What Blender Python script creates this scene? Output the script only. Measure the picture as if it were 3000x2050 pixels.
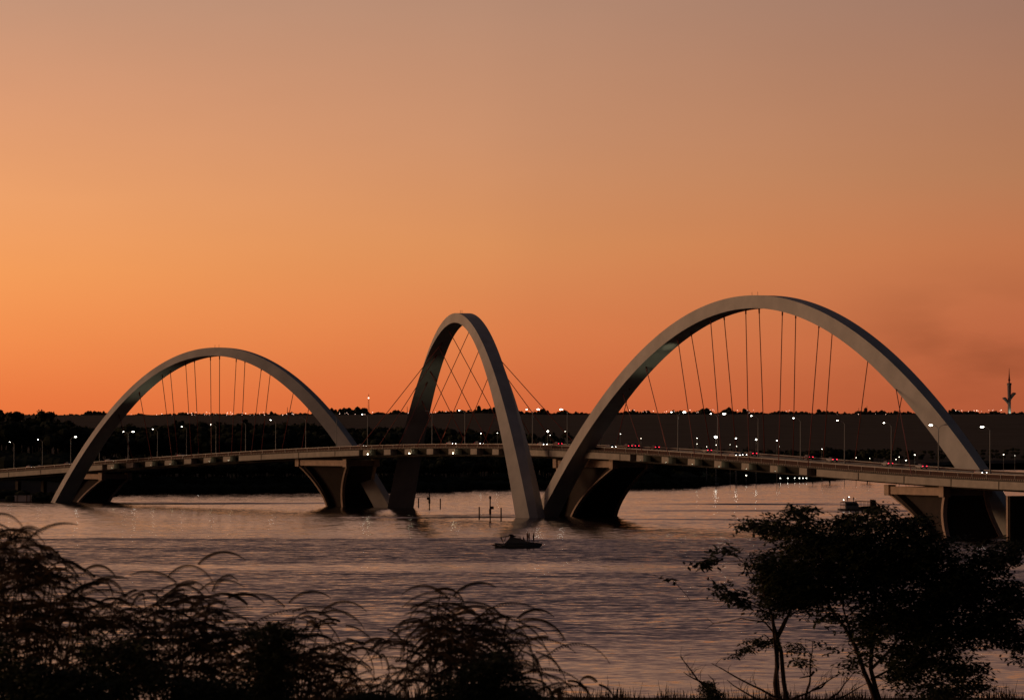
import bpy, math, random
import numpy as np
from mathutils import Vector, Matrix, noise
R=math.radians
random.seed(7); rng=np.random.default_rng(7)
for o in list(bpy.data.objects): bpy.data.objects.remove(o)
S=bpy.context.scene
COL=S.collection
# ------------------------------------------------------------------ camera
F=10400.0; CX,CY=1500.0,1025.0; H=25.7; PITCH=math.atan(260/F)
cp,sp=math.cos(PITCH),math.sin(PITCH)
cam=bpy.data.cameras.new('camera'); co=bpy.data.objects.new('camera',cam); COL.objects.link(co)
cam.sensor_width=36; cam.lens=F/3000*36; cam.clip_start=1; cam.clip_end=60000
co.location=(0,0,H); co.rotation_euler=(R(90)+PITCH,0,0)
cam.dof.use_dof=True; cam.dof.focus_distance=1000; cam.dof.aperture_fstop=6.0
S.camera=co
S.render.resolution_x=1024; S.render.resolution_y=699
S.render.engine='CYCLES'
S.view_settings.view_transform='Standard'; S.view_settings.look='None'
S.view_settings.exposure=0; S.view_settings.gamma=1

def ray(x,y):
    u=CY-y
    return np.array([x-CX, F*cp-u*sp, F*sp+u*cp])
def gp(x,y,z=0.0):
    d=ray(x,y); k=(z-H)/d[2]; return np.array([d[0]*k,d[1]*k,z])
def at(x,y,D):
    d=ray(x,y); k=D/d[1]; return np.array([d[0]*k,D,H+d[2]*k])
def img(p):
    X,Y,Z=p[0],p[1],p[2]-H
    f=Y*cp+Z*sp; u=-Y*sp+Z*cp
    return CX+F*X/f, CY-F*u/f

# ------------------------------------------------------------------ world (dusk sky)
def lin(c,k=1.0):
    return tuple(k*(((v/255)/12.92) if v/255<=.04045 else ((v/255+.055)/1.055)**2.4) for v in c)+(1.0,)
W=bpy.data.worlds.new('World'); S.world=W; W.use_nodes=True
nt=W.node_tree; nt.nodes.clear()
N=nt.nodes.new; L=nt.links.new
def wm(op,a,b=None,c=None,clamp=False):
    n=N('ShaderNodeMath'); n.operation=op; n.use_clamp=clamp
    for i,v in enumerate((a,b,c)):
        if v is None: continue
        if isinstance(v,(int,float)): n.inputs[i].default_value=v
        else: L(v,n.inputs[i])
    return n.outputs[0]
tc=N('ShaderNodeTexCoord'); sx=N('ShaderNodeSeparateXYZ'); L(tc.outputs['Generated'],sx.inputs[0])
zz=wm('MAXIMUM',sx.outputs[2],0.0)
az=wm('MULTIPLY',wm('ARCTAN2',sx.outputs[0],sx.outputs[1]),57.29578)
def ramp(pts):
    r=N('ShaderNodeValToRGB'); L(zz,r.inputs[0]); e=r.color_ramp.elements
    r.color_ramp.interpolation='EASE' if False else 'LINEAR'
    while len(e)<len(pts): e.new(.5)
    for i,(p,c) in enumerate(pts): e[i].position=p; e[i].color=lin(c)
    return r.outputs[0]
up=[(.2,(142,106,95)),(.34,(98,79,80)),(.6,(46,44,53)),(1,(28,31,40))]
upL=[(.2,(180,132,106)),(.34,(128,98,90)),(.6,(54,48,54)),(1,(28,31,40))]
rL=ramp([(0,(228,112,58)),(.010,(234,120,64)),(.030,(242,143,79)),(.046,(244,156,90)),(.066,(237,160,104)),(.096,(217,153,114)),(.1236,(194,147,120))]+upL)
rC=ramp([(0,(208,98,56)),(.010,(212,105,60)),(.030,(219,125,74)),(.054,(215,141,89)),(.085,(200,142,106)),(.1236,(180,137,113))]+up)
rR=ramp([(0,(172,84,54)),(.012,(178,90,57)),(.028,(190,102,66)),(.052,(193,115,74)),(.0735,(181,122,86)),(.1236,(157,118,100))]+up)
rB=ramp([(0,(40,30,30)),(.2,(34,32,36)),(.45,(28,30,38)),(1,(28,31,40))])
def mix(f,a,b):
    m=N('ShaderNodeMix'); m.data_type='RGBA'; L(f,m.inputs[0]); L(a,m.inputs[6]); L(b,m.inputs[7]); return m.outputs[2]
def mr(v,a,b,c=0,d=1,smooth=False):
    m=N('ShaderNodeMapRange'); L(v,m.inputs[0])
    if smooth: m.interpolation_type='SMOOTHSTEP'
    for i,q in zip((1,2,3,4),(a,b,c,d)): m.inputs[i].default_value=q
    return m.outputs[0]
c1=mix(mr(az,-8.2,0.5),rL,rC); c2=mix(mr(az,-.5,8.2),c1,rR)
c3=mix(mr(wm('ABSOLUTE',wm('ADD',az,50.0)),59,96,0,1,True),c2,rB)
# faint smoke drifting over the right-hand skyline and faint banding of the haze
mp=N('ShaderNodeMapping'); L(tc.outputs['Generated'],mp.inputs[0]); mp.inputs['Scale'].default_value=(22,22,70)
nz=N('ShaderNodeTexNoise'); L(mp.outputs[0],nz.inputs['Vector']); nz.inputs['Scale'].default_value=1.0; nz.inputs['Detail'].default_value=4
g1=wm('POWER',2.718,wm('MULTIPLY',wm('POWER',wm('DIVIDE',wm('SUBTRACT',az,7.3),1.7),2.0),-1.0))
g2=wm('POWER',2.718,wm('MULTIPLY',wm('POWER',wm('DIVIDE',wm('SUBTRACT',zz,.025),.016),2.0),-1.0))
sm=wm('MULTIPLY',wm('MULTIPLY',g1,g2),mr(nz.outputs[0],.35,.65,.2,1.0,True))
fac=wm('SUBTRACT',mr(nz.outputs[0],0,1,1.025,.975),wm('MULTIPLY',sm,.30))
vm=N('ShaderNodeVectorMath'); vm.operation='SCALE'; L(c3,vm.inputs[0]); L(fac,vm.inputs[3])
# a Nishita sky of a sun just under the horizon, behind the left of the picture, adds the cool upper light
sky=N('ShaderNodeTexSky'); sky.sky_type='NISHITA'; sky.sun_disc=False; sky.sun_elevation=R(-2.0); sky.sun_rotation=R(-28)
sk=N('ShaderNodeVectorMath'); sk.operation='SCALE'; L(sky.outputs[0],sk.inputs[0]); sk.inputs[3].default_value=.012
ad=N('ShaderNodeVectorMath'); ad.operation='ADD'; L(vm.outputs[0],ad.inputs[0]); L(sk.outputs[0],ad.inputs[1])
bg=N('ShaderNodeBackground'); L(ad.outputs[0],bg.inputs[0]); bg.inputs[1].default_value=1.0
wo=N('ShaderNodeOutputWorld'); L(bg.outputs[0],wo.inputs[0])
# broad afterglow from the left
sl=bpy.data.lights.new('sun','SUN'); sl.energy=.8; sl.angle=R(25); sl.color=(1,.62,.36)
so=bpy.data.objects.new('sun',sl); COL.objects.link(so)
sd=Vector((-math.sin(R(88))*math.cos(R(5)),math.cos(R(88))*math.cos(R(5)),math.sin(R(5))))
so.rotation_euler=sd.to_track_quat('Z','Y').to_euler()

# ------------------------------------------------------------------ helpers
class MB:
    def __init__(s): s.v=[]; s.f=[]; s.m=[]; s.n=0
    def add(s,v,f,m=0):
        v=np.asarray(v,float).reshape(-1,3); s.v.append(v)
        s.f.extend([tuple(i+s.n for i in q) for q in f]); s.m.extend([m]*len(f)); s.n+=len(v)
    def quads(s,arr,m=0):
        arr=np.asarray(arr,float); k=len(arr); s.v.append(arr.reshape(-1,3))
        s.f.extend([(s.n+4*i,s.n+4*i+1,s.n+4*i+2,s.n+4*i+3) for i in range(k)]); s.m.extend([m]*k); s.n+=4*k
    def box(s,c,sz,ax=None,m=0,top=1.0):
        c=np.array(c,float); A=np.eye(3) if ax is None else np.array(ax,float)
        v=[]
        for dz in (-1,1):
            k=top if dz>0 else 1.0
            for dx,dy in ((-1,-1),(1,-1),(1,1),(-1,1)):
                v.append(c+A[0]*dx*sz[0]/2*k+A[1]*dy*sz[1]/2*k+A[2]*dz*sz[2]/2)
        s.add(v,[(0,3,2,1),(4,5,6,7),(0,1,5,4),(1,2,6,5),(2,3,7,6),(3,0,4,7)],m)
    def tube(s,pts,rad,n=6,m=0,caps=True):
        pts=[np.array(p,float) for p in pts]
        if not hasattr(rad,'__len__'): rad=[rad]*len(pts)
        V=[];Fc=[]
        u=None
        for i,p in enumerate(pts):
            a=pts[max(i-1,0)]; b=pts[min(i+1,len(pts)-1)]; t=b-a; t=t/(np.linalg.norm(t)+1e-9)
            if u is None:
                u=np.cross(t,[0,0,1.0]); 
                if np.linalg.norm(u)<1e-3: u=np.array([1.0,0,0])
            u=u-t*np.dot(u,t); u=u/(np.linalg.norm(u)+1e-9); w=np.cross(t,u)
            for k in range(n):
                q=2*math.pi*k/n; V.append(p+rad[i]*(math.cos(q)*u+math.sin(q)*w))
        for i in range(len(pts)-1):
            for k in range(n):
                a=i*n+k; b=i*n+(k+1)%n; Fc.append((a,b,b+n,a+n))
        if caps:
            Fc.append(tuple(range(n))[::-1]); Fc.append(tuple(range((len(pts)-1)*n,len(pts)*n)))
        s.add(V,Fc,m)
    def loft(s,secs,m=0,closed=True,caps=True):
        n=len(secs[0]); V=[p for q in secs for p in q]; Fc=[]
        for i in range(len(secs)-1):
            for k in range(n if closed else n-1):
                a=i*n+k; b=i*n+(k+1)%n; Fc.append((a,b,b+n,a+n))
        if caps and closed:
            Fc.append(tuple(range(n))[::-1]); Fc.append(tuple(range((len(secs)-1)*n,len(secs)*n)))
        s.add(V,Fc,m)
    def lathe(s,c,prof,n=16,m=0):
        c=np.array(c,float)
        s.loft([[c+np.array([r*math.cos(2*math.pi*k/n),r*math.sin(2*math.pi*k/n),z]) for k in range(n)] for r,z in prof],m)
    def ball(s,c,r,m=0,n=8,sq=(1,1,1)):
        c=np.array(c,float); pr=[]
        for i in range(n//2+1):
            a=-math.pi/2+math.pi*i/(n//2); pr.append((max(math.cos(a),.02)*r,math.sin(a)*r))
        s.loft([[c+np.array([q*math.cos(2*math.pi*k/n)*sq[0],q*math.sin(2*math.pi*k/n)*sq[1],z*sq[2]]) for k in range(n)] for q,z in pr],m)
    def build(s,name,mats,parent=None,smooth=False,origin=None):
        me=bpy.data.meshes.new(name)
        v=np.concatenate(s.v) if s.v else np.zeros((0,3))
        if origin is not None: v=v-np.array(origin)
        me.from_pydata(v.tolist(),[],s.f)
        if not isinstance(mats,(list,tuple)): mats=[mats]
        for m in mats: me.materials.append(m)
        if len(mats)>1: me.polygons.foreach_set('material_index',s.m)
        if smooth: me.polygons.foreach_set('use_smooth',[True]*len(me.polygons))
        me.update()
        o=bpy.data.objects.new(name,me); COL.objects.link(o)
        if origin is not None: o.location=Vector(origin)
        if parent is not None: o.parent=parent
        return o
def tag(o,label=None,cat=None,group=None,kind=None):
    if label: o['label']=label
    if cat: o['category']=cat
    if group: o['group']=group
    if kind: o['kind']=kind
    return o
def empty(name,loc=(0,0,0),rz=0):
    o=bpy.data.objects.new(name,None); COL.objects.link(o); o.location=Vector([float(q) for q in loc]); o.rotation_euler=(0,0,rz)
    o.empty_display_size=.5
    return o
def kids(o): return [c for c in bpy.data.objects if c.parent==o]
def copy_tree(o,parent=None):
    c=o.copy(); COL.objects.link(c); c.parent=parent
    for ch in kids(o): copy_tree(ch,c)
    return c

STREAK={}
def mat(name,col,rough=.7,metal=0,emit=None,es=0,noise_amt=0,nscale=1.0,bump=0,spec=.4,bscale=None):
    m=bpy.data.materials.new(name); m.use_nodes=True; t=m.node_tree; b=t.nodes['Principled BSDF']
    b.inputs['Base Color'].default_value=(*col,1); b.inputs['Roughness'].default_value=rough; b.inputs['Metallic'].default_value=metal
    b.inputs['Specular IOR Level'].default_value=spec
    if emit: b.inputs['Emission Color'].default_value=(*emit,1); b.inputs['Emission Strength'].default_value=es
    if noise_amt or bump:
        g=t.nodes.new('ShaderNodeNewGeometry')
        n=t.nodes.new('ShaderNodeTexNoise'); n.inputs['Scale'].default_value=nscale; n.inputs['Detail'].default_value=6; n.inputs['Roughness'].default_value=.65
        t.links.new(g.outputs['Position'],n.inputs['Vector'])
        if noise_amt:
            r=t.nodes.new('ShaderNodeMapRange'); r.inputs[1].default_value=.3; r.inputs[2].default_value=.7
            r.inputs[3].default_value=1-noise_amt; r.inputs[4].default_value=1+noise_amt
            t.links.new(n.outputs[0],r.inputs[0])
            v=t.nodes.new('ShaderNodeVectorMath'); v.operation='SCALE'; v.inputs[0].default_value=col
            t.links.new(r.outputs[0],v.inputs[3]); t.links.new(v.outputs[0],b.inputs['Base Color'])
        if bump:
            q=t.nodes.new('ShaderNodeBump'); q.inputs['Strength'].default_value=bump; q.inputs['Distance'].default_value=.05
            n2=n
            if bscale:
                n2=t.nodes.new('ShaderNodeTexNoise'); n2.inputs['Scale'].default_value=bscale; t.links.new(g.outputs['Position'],n2.inputs['Vector'])
            t.links.new(n2.outputs[0],q.inputs['Height']); t.links.new(q.outputs[0],b.inputs['Normal'])
    return m
M={}
M['steel']=mat('arch_white_paint',(.56,.51,.45),.6,noise_amt=.10,nscale=.22)
def streak(m,amt,sc):
    t=m.node_tree; b=t.nodes['Principled BSDF']; g=t.nodes.new('ShaderNodeNewGeometry'); mp=t.nodes.new('ShaderNodeMapping'); mp.inputs['Scale'].default_value=sc
    n=t.nodes.new('ShaderNodeTexNoise'); n.inputs['Scale'].default_value=1; n.inputs['Detail'].default_value=5; t.links.new(g.outputs['Position'],mp.inputs[0]); t.links.new(mp.outputs[0],n.inputs['Vector'])
    r=t.nodes.new('ShaderNodeMapRange'); r.inputs[1].default_value=.38; r.inputs[2].default_value=.62; r.inputs[3].default_value=1-amt; r.inputs[4].default_value=1+amt*.3; t.links.new(n.outputs[0],r.inputs[0])
    src=b.inputs['Base Color'].links[0].from_socket; v=t.nodes.new('ShaderNodeVectorMath'); v.operation='SCALE'; t.links.new(src,v.inputs[0]); t.links.new(r.outputs[0],v.inputs[3]); t.links.new(v.outputs[0],b.inputs['Base Color'])
streak(M['steel'],.12,(.12,.12,.04))
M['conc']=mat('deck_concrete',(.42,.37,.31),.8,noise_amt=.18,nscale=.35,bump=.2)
M['pier']=mat('pier_concrete_shaded',(.034,.021,.015),.85,noise_amt=.25,nscale=.25,bump=.2)  # shade of the recessed sides put into the concrete colour; ribs stay pale
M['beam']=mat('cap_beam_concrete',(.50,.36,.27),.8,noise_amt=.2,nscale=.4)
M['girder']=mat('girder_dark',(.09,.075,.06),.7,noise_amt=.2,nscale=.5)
M['barrier']=mat('barrier_rust_brown',(.06,.023,.014),.8,noise_amt=.25,nscale=.6)
M['rail']=mat('rail_galvanised',(.55,.50,.45),.5,metal=.2)
M['baluster']=mat('baluster_concrete',(.36,.29,.23),.8)
M['asphalt']=mat('asphalt',(.05,.047,.045),.85,noise_amt=.2,nscale=.5)
M['paint']=mat('road_paint',(.7,.7,.68),.7)
M['cable']=mat('cable_red_brown',(.22,.04,.025),.5)
M['pole']=mat('lamp_pole_grey',(.30,.30,.29),.5,metal=.3)
M['lampon']=mat('lamp_lit',(.9,.9,.85),.5,emit=(1,.93,.78),es=13)
M['lampbright']=mat('lamp_lit_bright',(.9,.9,.85),.5,emit=(1,.95,.8),es=16)
M['flood']=mat('floodlight_lens',(.9,.9,.8),.5,emit=(1,.9,.62),es=14)
M['town']=mat('town_light',(.9,.8,.7),.5,emit=(1,.60,.45),es=3.5)
M['shorelight']=mat('shore_light',(.9,.9,.8),.5,emit=(1,.93,.75),es=8)
M['headl']=mat('headlight_lit',(.9,.9,.9),.3,emit=(1,.95,.85),es=13)
M['taill']=mat('taillight_lit',(.5,.02,.02),.3,emit=(1,.03,.06),es=3.5)
M['glass']=mat('dark_window_glass',(.02,.02,.022),.08,spec=.8)
M['tyre']=mat('tyre_rubber',(.015,.015,.015),.9)
M['rim']=mat('wheel_rim',(.35,.35,.36),.35,metal=.8)
M['hull']=mat('boat_hull_white',(.30,.31,.31),.35)
M['hulldk']=mat('boat_trim_dark',(.13,.14,.14),.4)
M['bhullgrey']=mat('party_boat_paint',(.18,.19,.20),.5)
M['post']=mat('nav_post_rust',(.06,.018,.012),.8)
M['tower']=mat('tower_concrete',(.30,.24,.24),.8,noise_amt=.1,nscale=.05)
M['towerred']=mat('tower_red_steel',(.25,.05,.03),.7)
M['forest']=mat('far_foliage',(.035,.04,.025),.95,noise_amt=.4,nscale=.2,spec=.1)
M['bark']=mat('bark_brown',(.05,.032,.022),.95,noise_amt=.3,nscale=8,spec=.15)
M['leaf']=mat('leaf_dark_green',(.045,.05,.02),.8,noise_amt=.4,nscale=3,spec=.15)
M['frond']=mat('frond_olive_brown',(.075,.045,.022),.85,noise_amt=.35,nscale=4,spec=.12)
M['reed']=mat('reed_straw_brown',(.12,.07,.035),.9,noise_amt=.4,nscale=3,spec=.1)
M['hill']=mat('hill_scrub',(.066,.062,.050),.95,noise_amt=.22,nscale=.012,spec=.05)
M['hillbush']=mat('hill_bushes',(.066,.064,.050),.95,noise_amt=.35,nscale=.02,spec=.05)
M['ground']=mat('dark_soil_grass',(.045,.04,.025),.95,noise_amt=.4,nscale=.5,bump=.5,spec=.1)
M['skin']=mat('skin_and_clothes',(.10,.04,.03),.8)
M['timber']=mat('jetty_timber',(.09,.055,.04),.9)
M['pale']=mat('water_gap_pale',(.8,.72,.66),.7)  # brightness of open water put into the box colour
M['canvas']=mat('boat_canvas_dark',(.03,.02,.022),.8)
M['plat']=mat('boat_teak_platform',(.12,.05,.03),.6)

# ------------------------------------------------------------------ water
def water_mat():
    m=bpy.data.materials.new('lake_water'); m.use_nodes=True; t=m.node_tree; b=t.nodes['Principled BSDF']
    def n(k): return t.nodes.new(k)
    l=t.links.new
    def ma(op,a,b_=None,clamp=False):
        q=n('ShaderNodeMath'); q.operation=op; q.use_clamp=clamp
        for i,v in enumerate((a,b_)):
            if v is None: continue
            if isinstance(v,(int,float)): q.inputs[i].default_value=v
            else: l(v,q.inputs[i])
        return q.outputs[0]
    b.inputs['Base Color'].default_value=(.018,.015,.014,1); b.inputs['Roughness'].default_value=.08; b.inputs['IOR'].default_value=1.33
    g=n('ShaderNodeNewGeometry'); sx=n('ShaderNodeSeparateXYZ'); l(g.outputs['Position'],sx.inputs[0])
    def noi(scale,sc,detail=3,rough=.55,dist=0):
        mp=n('ShaderNodeMapping'); l(g.outputs['Position'],mp.inputs[0]); mp.inputs['Scale'].default_value=(sc[0],sc[1],1)
        q=n('ShaderNodeTexNoise'); l(mp.outputs[0],q.inputs['Vector']); q.inputs['Scale'].default_value=scale
        q.inputs['Detail'].default_value=detail; q.inputs['Roughness'].default_value=rough; q.inputs['Distortion'].default_value=dist
        return q.outputs[0]
    Y0=sx.outputs[1]
    # wind patches: position warped by a broad noise
    wob=noi(.004,(1,1.4),3); Yw=ma('ADD',Y0,ma('MULTIPLY',ma('SUBTRACT',wob,.5),90.0))
    wob2=noi(.0045,(1,5),4)
    cr=n('ShaderNodeValToRGB'); cr.color_ramp.interpolation='EASE'
    l(ma('DIVIDE',Yw,2000.0),cr.inputs[0])
    pts=[(.17,.30),(.20,.34),(.25,.85),(.343,1.0),(.350,.45),(.360,.45),(.367,1.1),(.448,1.1),(.462,.42),(.62,.40),(.80,.36),(1,.34)]
    e=cr.color_ramp.elements
    while len(e)<len(pts): e.new(.5)
    for i,(p,v) in enumerate(pts): e[i].position=p; e[i].color=(v,v,v,1)
    st=ma('MULTIPLY',cr.outputs[0],ma('ADD',ma('MULTIPLY',wob2,1.1),.45))
    def slo(scale,sc,detail,rough,dist=0):
        mp=n('ShaderNodeMapping'); l(g.outputs['Position'],mp.inputs[0]); mp.inputs['Scale'].default_value=(sc[0],sc[1],1)
        q=n('ShaderNodeTexNoise'); l(mp.outputs[0],q.inputs['Vector']); q.inputs['Scale'].default_value=scale
        q.inputs['Detail'].default_value=detail; q.inputs['Roughness'].default_value=rough; q.inputs['Distortion'].default_value=dist
        c=n('ShaderNodeSeparateColor'); l(q.outputs['Color'],c.inputs[0])
        return ma('SUBTRACT',c.outputs[0],.5),ma('SUBTRACT',c.outputs[1],.5)
    f1=slo(.75,(.75,1.0),3,.6); f2=slo(.26,(.62,1.0),3,.55,.3); f3=slo(.045,(.25,1.0),3,.5,1.0)
    # wakes of the boats: long low ridges, steeper on the side towards the near bank
    def wake(y0,slope,wd,amp,x0,x1):
        d=ma('SUBTRACT',ma('SUBTRACT',Y0,y0),ma('MULTIPLY',sx.outputs[0],slope))
        d=ma('ADD',d,ma('ADD',ma('MULTIPLY',f3[0],90.0),ma('MULTIPLY',ma('SUBTRACT',wob2,.5),60.0)))
        gq=ma('POWER',2.718,ma('MULTIPLY',ma('POWER',ma('DIVIDE',d,wd),2.0),-1.0))
        mk=ma('MULTIPLY',ma('MULTIPLY',ma('SUBTRACT',sx.outputs[0],x0),1/35.0,True),ma('MULTIPLY',ma('SUBTRACT',x1,sx.outputs[0]),1/35.0,True))
        return ma('MULTIPLY',ma('MULTIPLY',gq,ma('MULTIPLY',ma('ADD',f3[1],.42,True),amp*1.9)),mk)
    wk=None
    for a in ((1395,.03,9,.30,45,400),(1268,.02,8,.34,45,400),(917,.0,4,.12,-400,20),(1200,0,6,.2,-45,30),(1168,.05,6,.2,-60,30),(1425,.0,10,.22,-170,-50),(1130,-.1,7,.25,30,300)):
        q=wake(*a); wk=q if wk is None else ma('ADD',wk,q)
    ry=ma('ADD',ma('MULTIPLY',f1[1],.52),ma('ADD',ma('MULTIPLY',f2[1],.42),ma('MULTIPLY',f3[1],.07)))
    ay=ma('ADD',ma('MULTIPLY',st,ma('ADD',ry,.125)),wk)
    ay=ma('MAXIMUM',ay,-.012)
    ax=ma('MULTIPLY',ma('ADD',ma('MULTIPLY',f1[0],.4),ma('MULTIPLY',f2[0],.3)),st)
    cv=n('ShaderNodeCombineXYZ'); l(ax,cv.inputs[0]); l(ma('MULTIPLY',ay,-1.0),cv.inputs[1]); cv.inputs[2].default_value=1.0
    nv=n('ShaderNodeVectorMath'); nv.operation='NORMALIZE'; l(cv.outputs[0],nv.inputs[0]); l(nv.outputs[0],b.inputs['Normal'])
    return m
M['water']=water_mat()
mb=MB(); mb.add([(-9000,-300,0),(9000,-300,0),(9000,30000,0),(-9000,30000,0)],[(0,1,2,3)])
tag(mb.build('water',M['water']),kind='structure')

# ------------------------------------------------------------------ far land
shore_px=[(-2500,1452),(-900,1462),(-300,1467),(60,1467),(205,1466),(232,1458),(262,1446),(420,1442),(700,1441),(1000,1438),(1190,1437),(1345,1436),(1356,1431),(1560,1430),(1900,1429),(2010,1427),(2090,1419),(2230,1414),(2330,1411),(2440,1404),(2490,1398),(2560,1384),(2800,1376),(3200,1372),(5200,1368)]
sx_=np.array([p[0] for p in shore_px],float)
sD_=np.array([gp(*p)[1] for p in shore_px])
def shoreD(xi): return np.interp(xi,sx_,sD_)
def smooth(a,b,x):
    t=np.clip((x-a)/(b-a),0,1); return t*t*(3-2*t)
def ridge_y(xi):   # skyline height in the picture -> used to give the far ridge its real height
    return np.interp(xi,[-2500,0,300,800,1100,1400,1600,2100,2600,2800,3000,5200],[1222,1217,1216,1216,1213,1209,1213,1212,1213,1212,1213,1220])
def terr(xi,D):
    Ds=shoreD(xi); d=D-Ds
    zs=-1.5+2.3*smooth(-6,10,d)
    lift=np.interp(xi,[-2500,0,260,700,1100,1450,1700,2300,2600,5200],[15,15,12,12,10,6,3.0,3.0,3,3])
    zs=zs+lift*smooth(10,260,d)
    rz=H+(1285-ridge_y(xi))*9000/F*1.0
    g=smooth(2600,9000,D)
    w=np.interp(D,[2400,3600,5200,7000,9000,12000,20000],[0,.16,.40,.70,1,.93,.7])
    return zs*(1-w)+rz*w
cols=np.concatenate([np.linspace(-2500,-100,26),np.linspace(-80,3100,240),np.linspace(3150,5200,22)])
offs=np.concatenate([[-12,-6,-2,0,3,8,14,25,45,80,130,200,280],])
Ds=np.concatenate([np.linspace(2700,9000,30),[9300,9800,11000,14000,20000]])
nr=len(offs)+len(Ds)
V=np.zeros((nr,len(cols),3))
for j,xi in enumerate(cols):
    s0=shoreD(xi)
    dl=np.concatenate([s0+offs*1.0, np.maximum(Ds,s0+330+np.arange(len(Ds))*12)])
    for i,D in enumerate(dl):
        z=float(terr(xi,D)); X=(xi-CX)/F*D
        z+= .8*noise.noise(Vector((X*.01,D*.004,0)))*(1 if D>s0+20 else 0)
        if 6000<D<12000: z+=1.6*noise.noise(Vector((X*.0025,D*.0004,3)))
        V[i,j]=(X,D,z)
nc=len(cols)
mb=MB(); mb.add(V.reshape(-1,3),[(i*nc+j,i*nc+j+1,(i+1)*nc+j+1,(i+1)*nc+j) for i in range(nr-1) for j in range(nc-1)])
o=mb.build('hills',M['hill'],smooth=True); tag(o,kind='structure')
def terr_at(X,D): return float(terr(CX+F*X/D,D))

def blobtree(mb,base,h,w,nq,rs,trunk=True,m=0,mt=0,leaf=.06):
    """broad crown of leaf-clump faces over a short trunk"""
    bx,by,bz=base
    k=max(4,int(6*rs.random()+5)); cs=[]
    for _ in range(k):
        a=rs.random()*6.283; r=w*.5*math.sqrt(rs.random())*.75
        cs.append((bx+r*math.cos(a),by+r*math.sin(a),bz+h*(.52+.36*rs.random()*(1-r/w)),w*(.17+.16*rs.random())))
    cs=np.array(cs)
    idx=rs.integers(0,k,nq); c=cs[idx]
    d=rs.normal(size=(nq,3)); d/=np.linalg.norm(d,axis=1)[:,None]
    rr=c[:,3]*(.72+.38*rs.random(nq))
    p=c[:,:3]+d*rr[:,None]*np.array([1,1,.75])
    a=rs.normal(size=(nq,3)); a/=np.linalg.norm(a,axis=1)[:,None]
    b=np.cross(a,rs.normal(size=(nq,3))); b/=np.linalg.norm(b,axis=1)[:,None]
    s=w*leaf*(.6+.8*rs.random(nq))[:,None]
    q=np.stack([p-a*s,p-b*s*.8,p+a*s,p+b*s*.8],1)
    mb.quads(q,m)
    for x,y,z,r in cs: mb.ball((x,y,z),r*.8,m,8,(1,1,.72))
    if trunk: mb.tube([(bx,by,bz-1.5),(bx+.02*w,by,bz+h*.3),(bx,by,bz+h*.6)],[w*.035,w*.03,w*.02],5,mt)

tree_top=lambda x: np.interp(x,[-600,0,30,200,215,290,400,520,700,830,900,1000,1080,1140,1250,1330,1480,1560,1640,1700,1900,2340,2400,2480,2640,2720,3000,3600],
                              [1235,1222,1226,1228,1240,1246,1240,1233,1234,1231,1233,1244,1248,1240,1243,1252,1258,1266,1278,1300,1312,1318,1310,1312,1310,1322,1332,1330])
rs=np.random.default_rng(11)
fb=MB()
xs=list(np.arange(-600,2350,11))+list(np.arange(2350,3700,22))
for xi in xs:
    for row in range(3):
        x=xi+rs.uniform(-9,9); D=float(shoreD(x))+[25,110,230][row]+rs.uniform(-15,30)
        if x<280: D=max(D,1640+row*70+rs.uniform(0,30))
        X=(x-CX)/F*D; z0=terr_at(X,D)
        ztop=H+(1285-float(tree_top(x))-rs.uniform(-4,6))*D/F
        h=(ztop-z0)*1.06
        if row==0 and x>=280: h=min(h*rs.uniform(.5,.75),17)
        if row==1: h=h*rs.uniform(.82,.97)
        if h<2.5: h=2.5+rs.random()*2
        blobtree(fb,(X,D,z0-(.0 if h<20 else 0)),h,min(max(h*.75,5),15),70,rs,leaf=.075)
# undergrowth mass down to the water's edge
o=fb.build('forest',M['forest'],smooth=False); tag(o,'dark mass of lakeside woodland covering the far shore behind the bridge','woodland',kind='stuff')
ub=MB()
for x in np.arange(-600,2500,3.0):
    D=float(shoreD(x))+rs.choice([rs.uniform(2,10),rs.uniform(12,24)]); X=(x-CX)/F*D; s=(rs.uniform(1.4,3.4) if x>240 else rs.uniform(.8,1.8))*(1.7 if D-shoreD(x)>11 and x<2300 else 1)
    ub.ball((X,D,terr_at(X,D)+s*.4),s,0,6,(1.3,1,.9))
for x in np.arange(-600,300,3.0):
    D=rs.uniform(1600,1640); X=(x-CX)/F*D; s=rs.uniform(5,8)
    ub.ball((X,D,terr_at(X,D)+s*.4),s,0,8,(1.2,1,1))
o=ub.build('undergrowth',M['forest']); tag(o,'low dark scrub lining the far water edge','scrub',kind='stuff')

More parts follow.
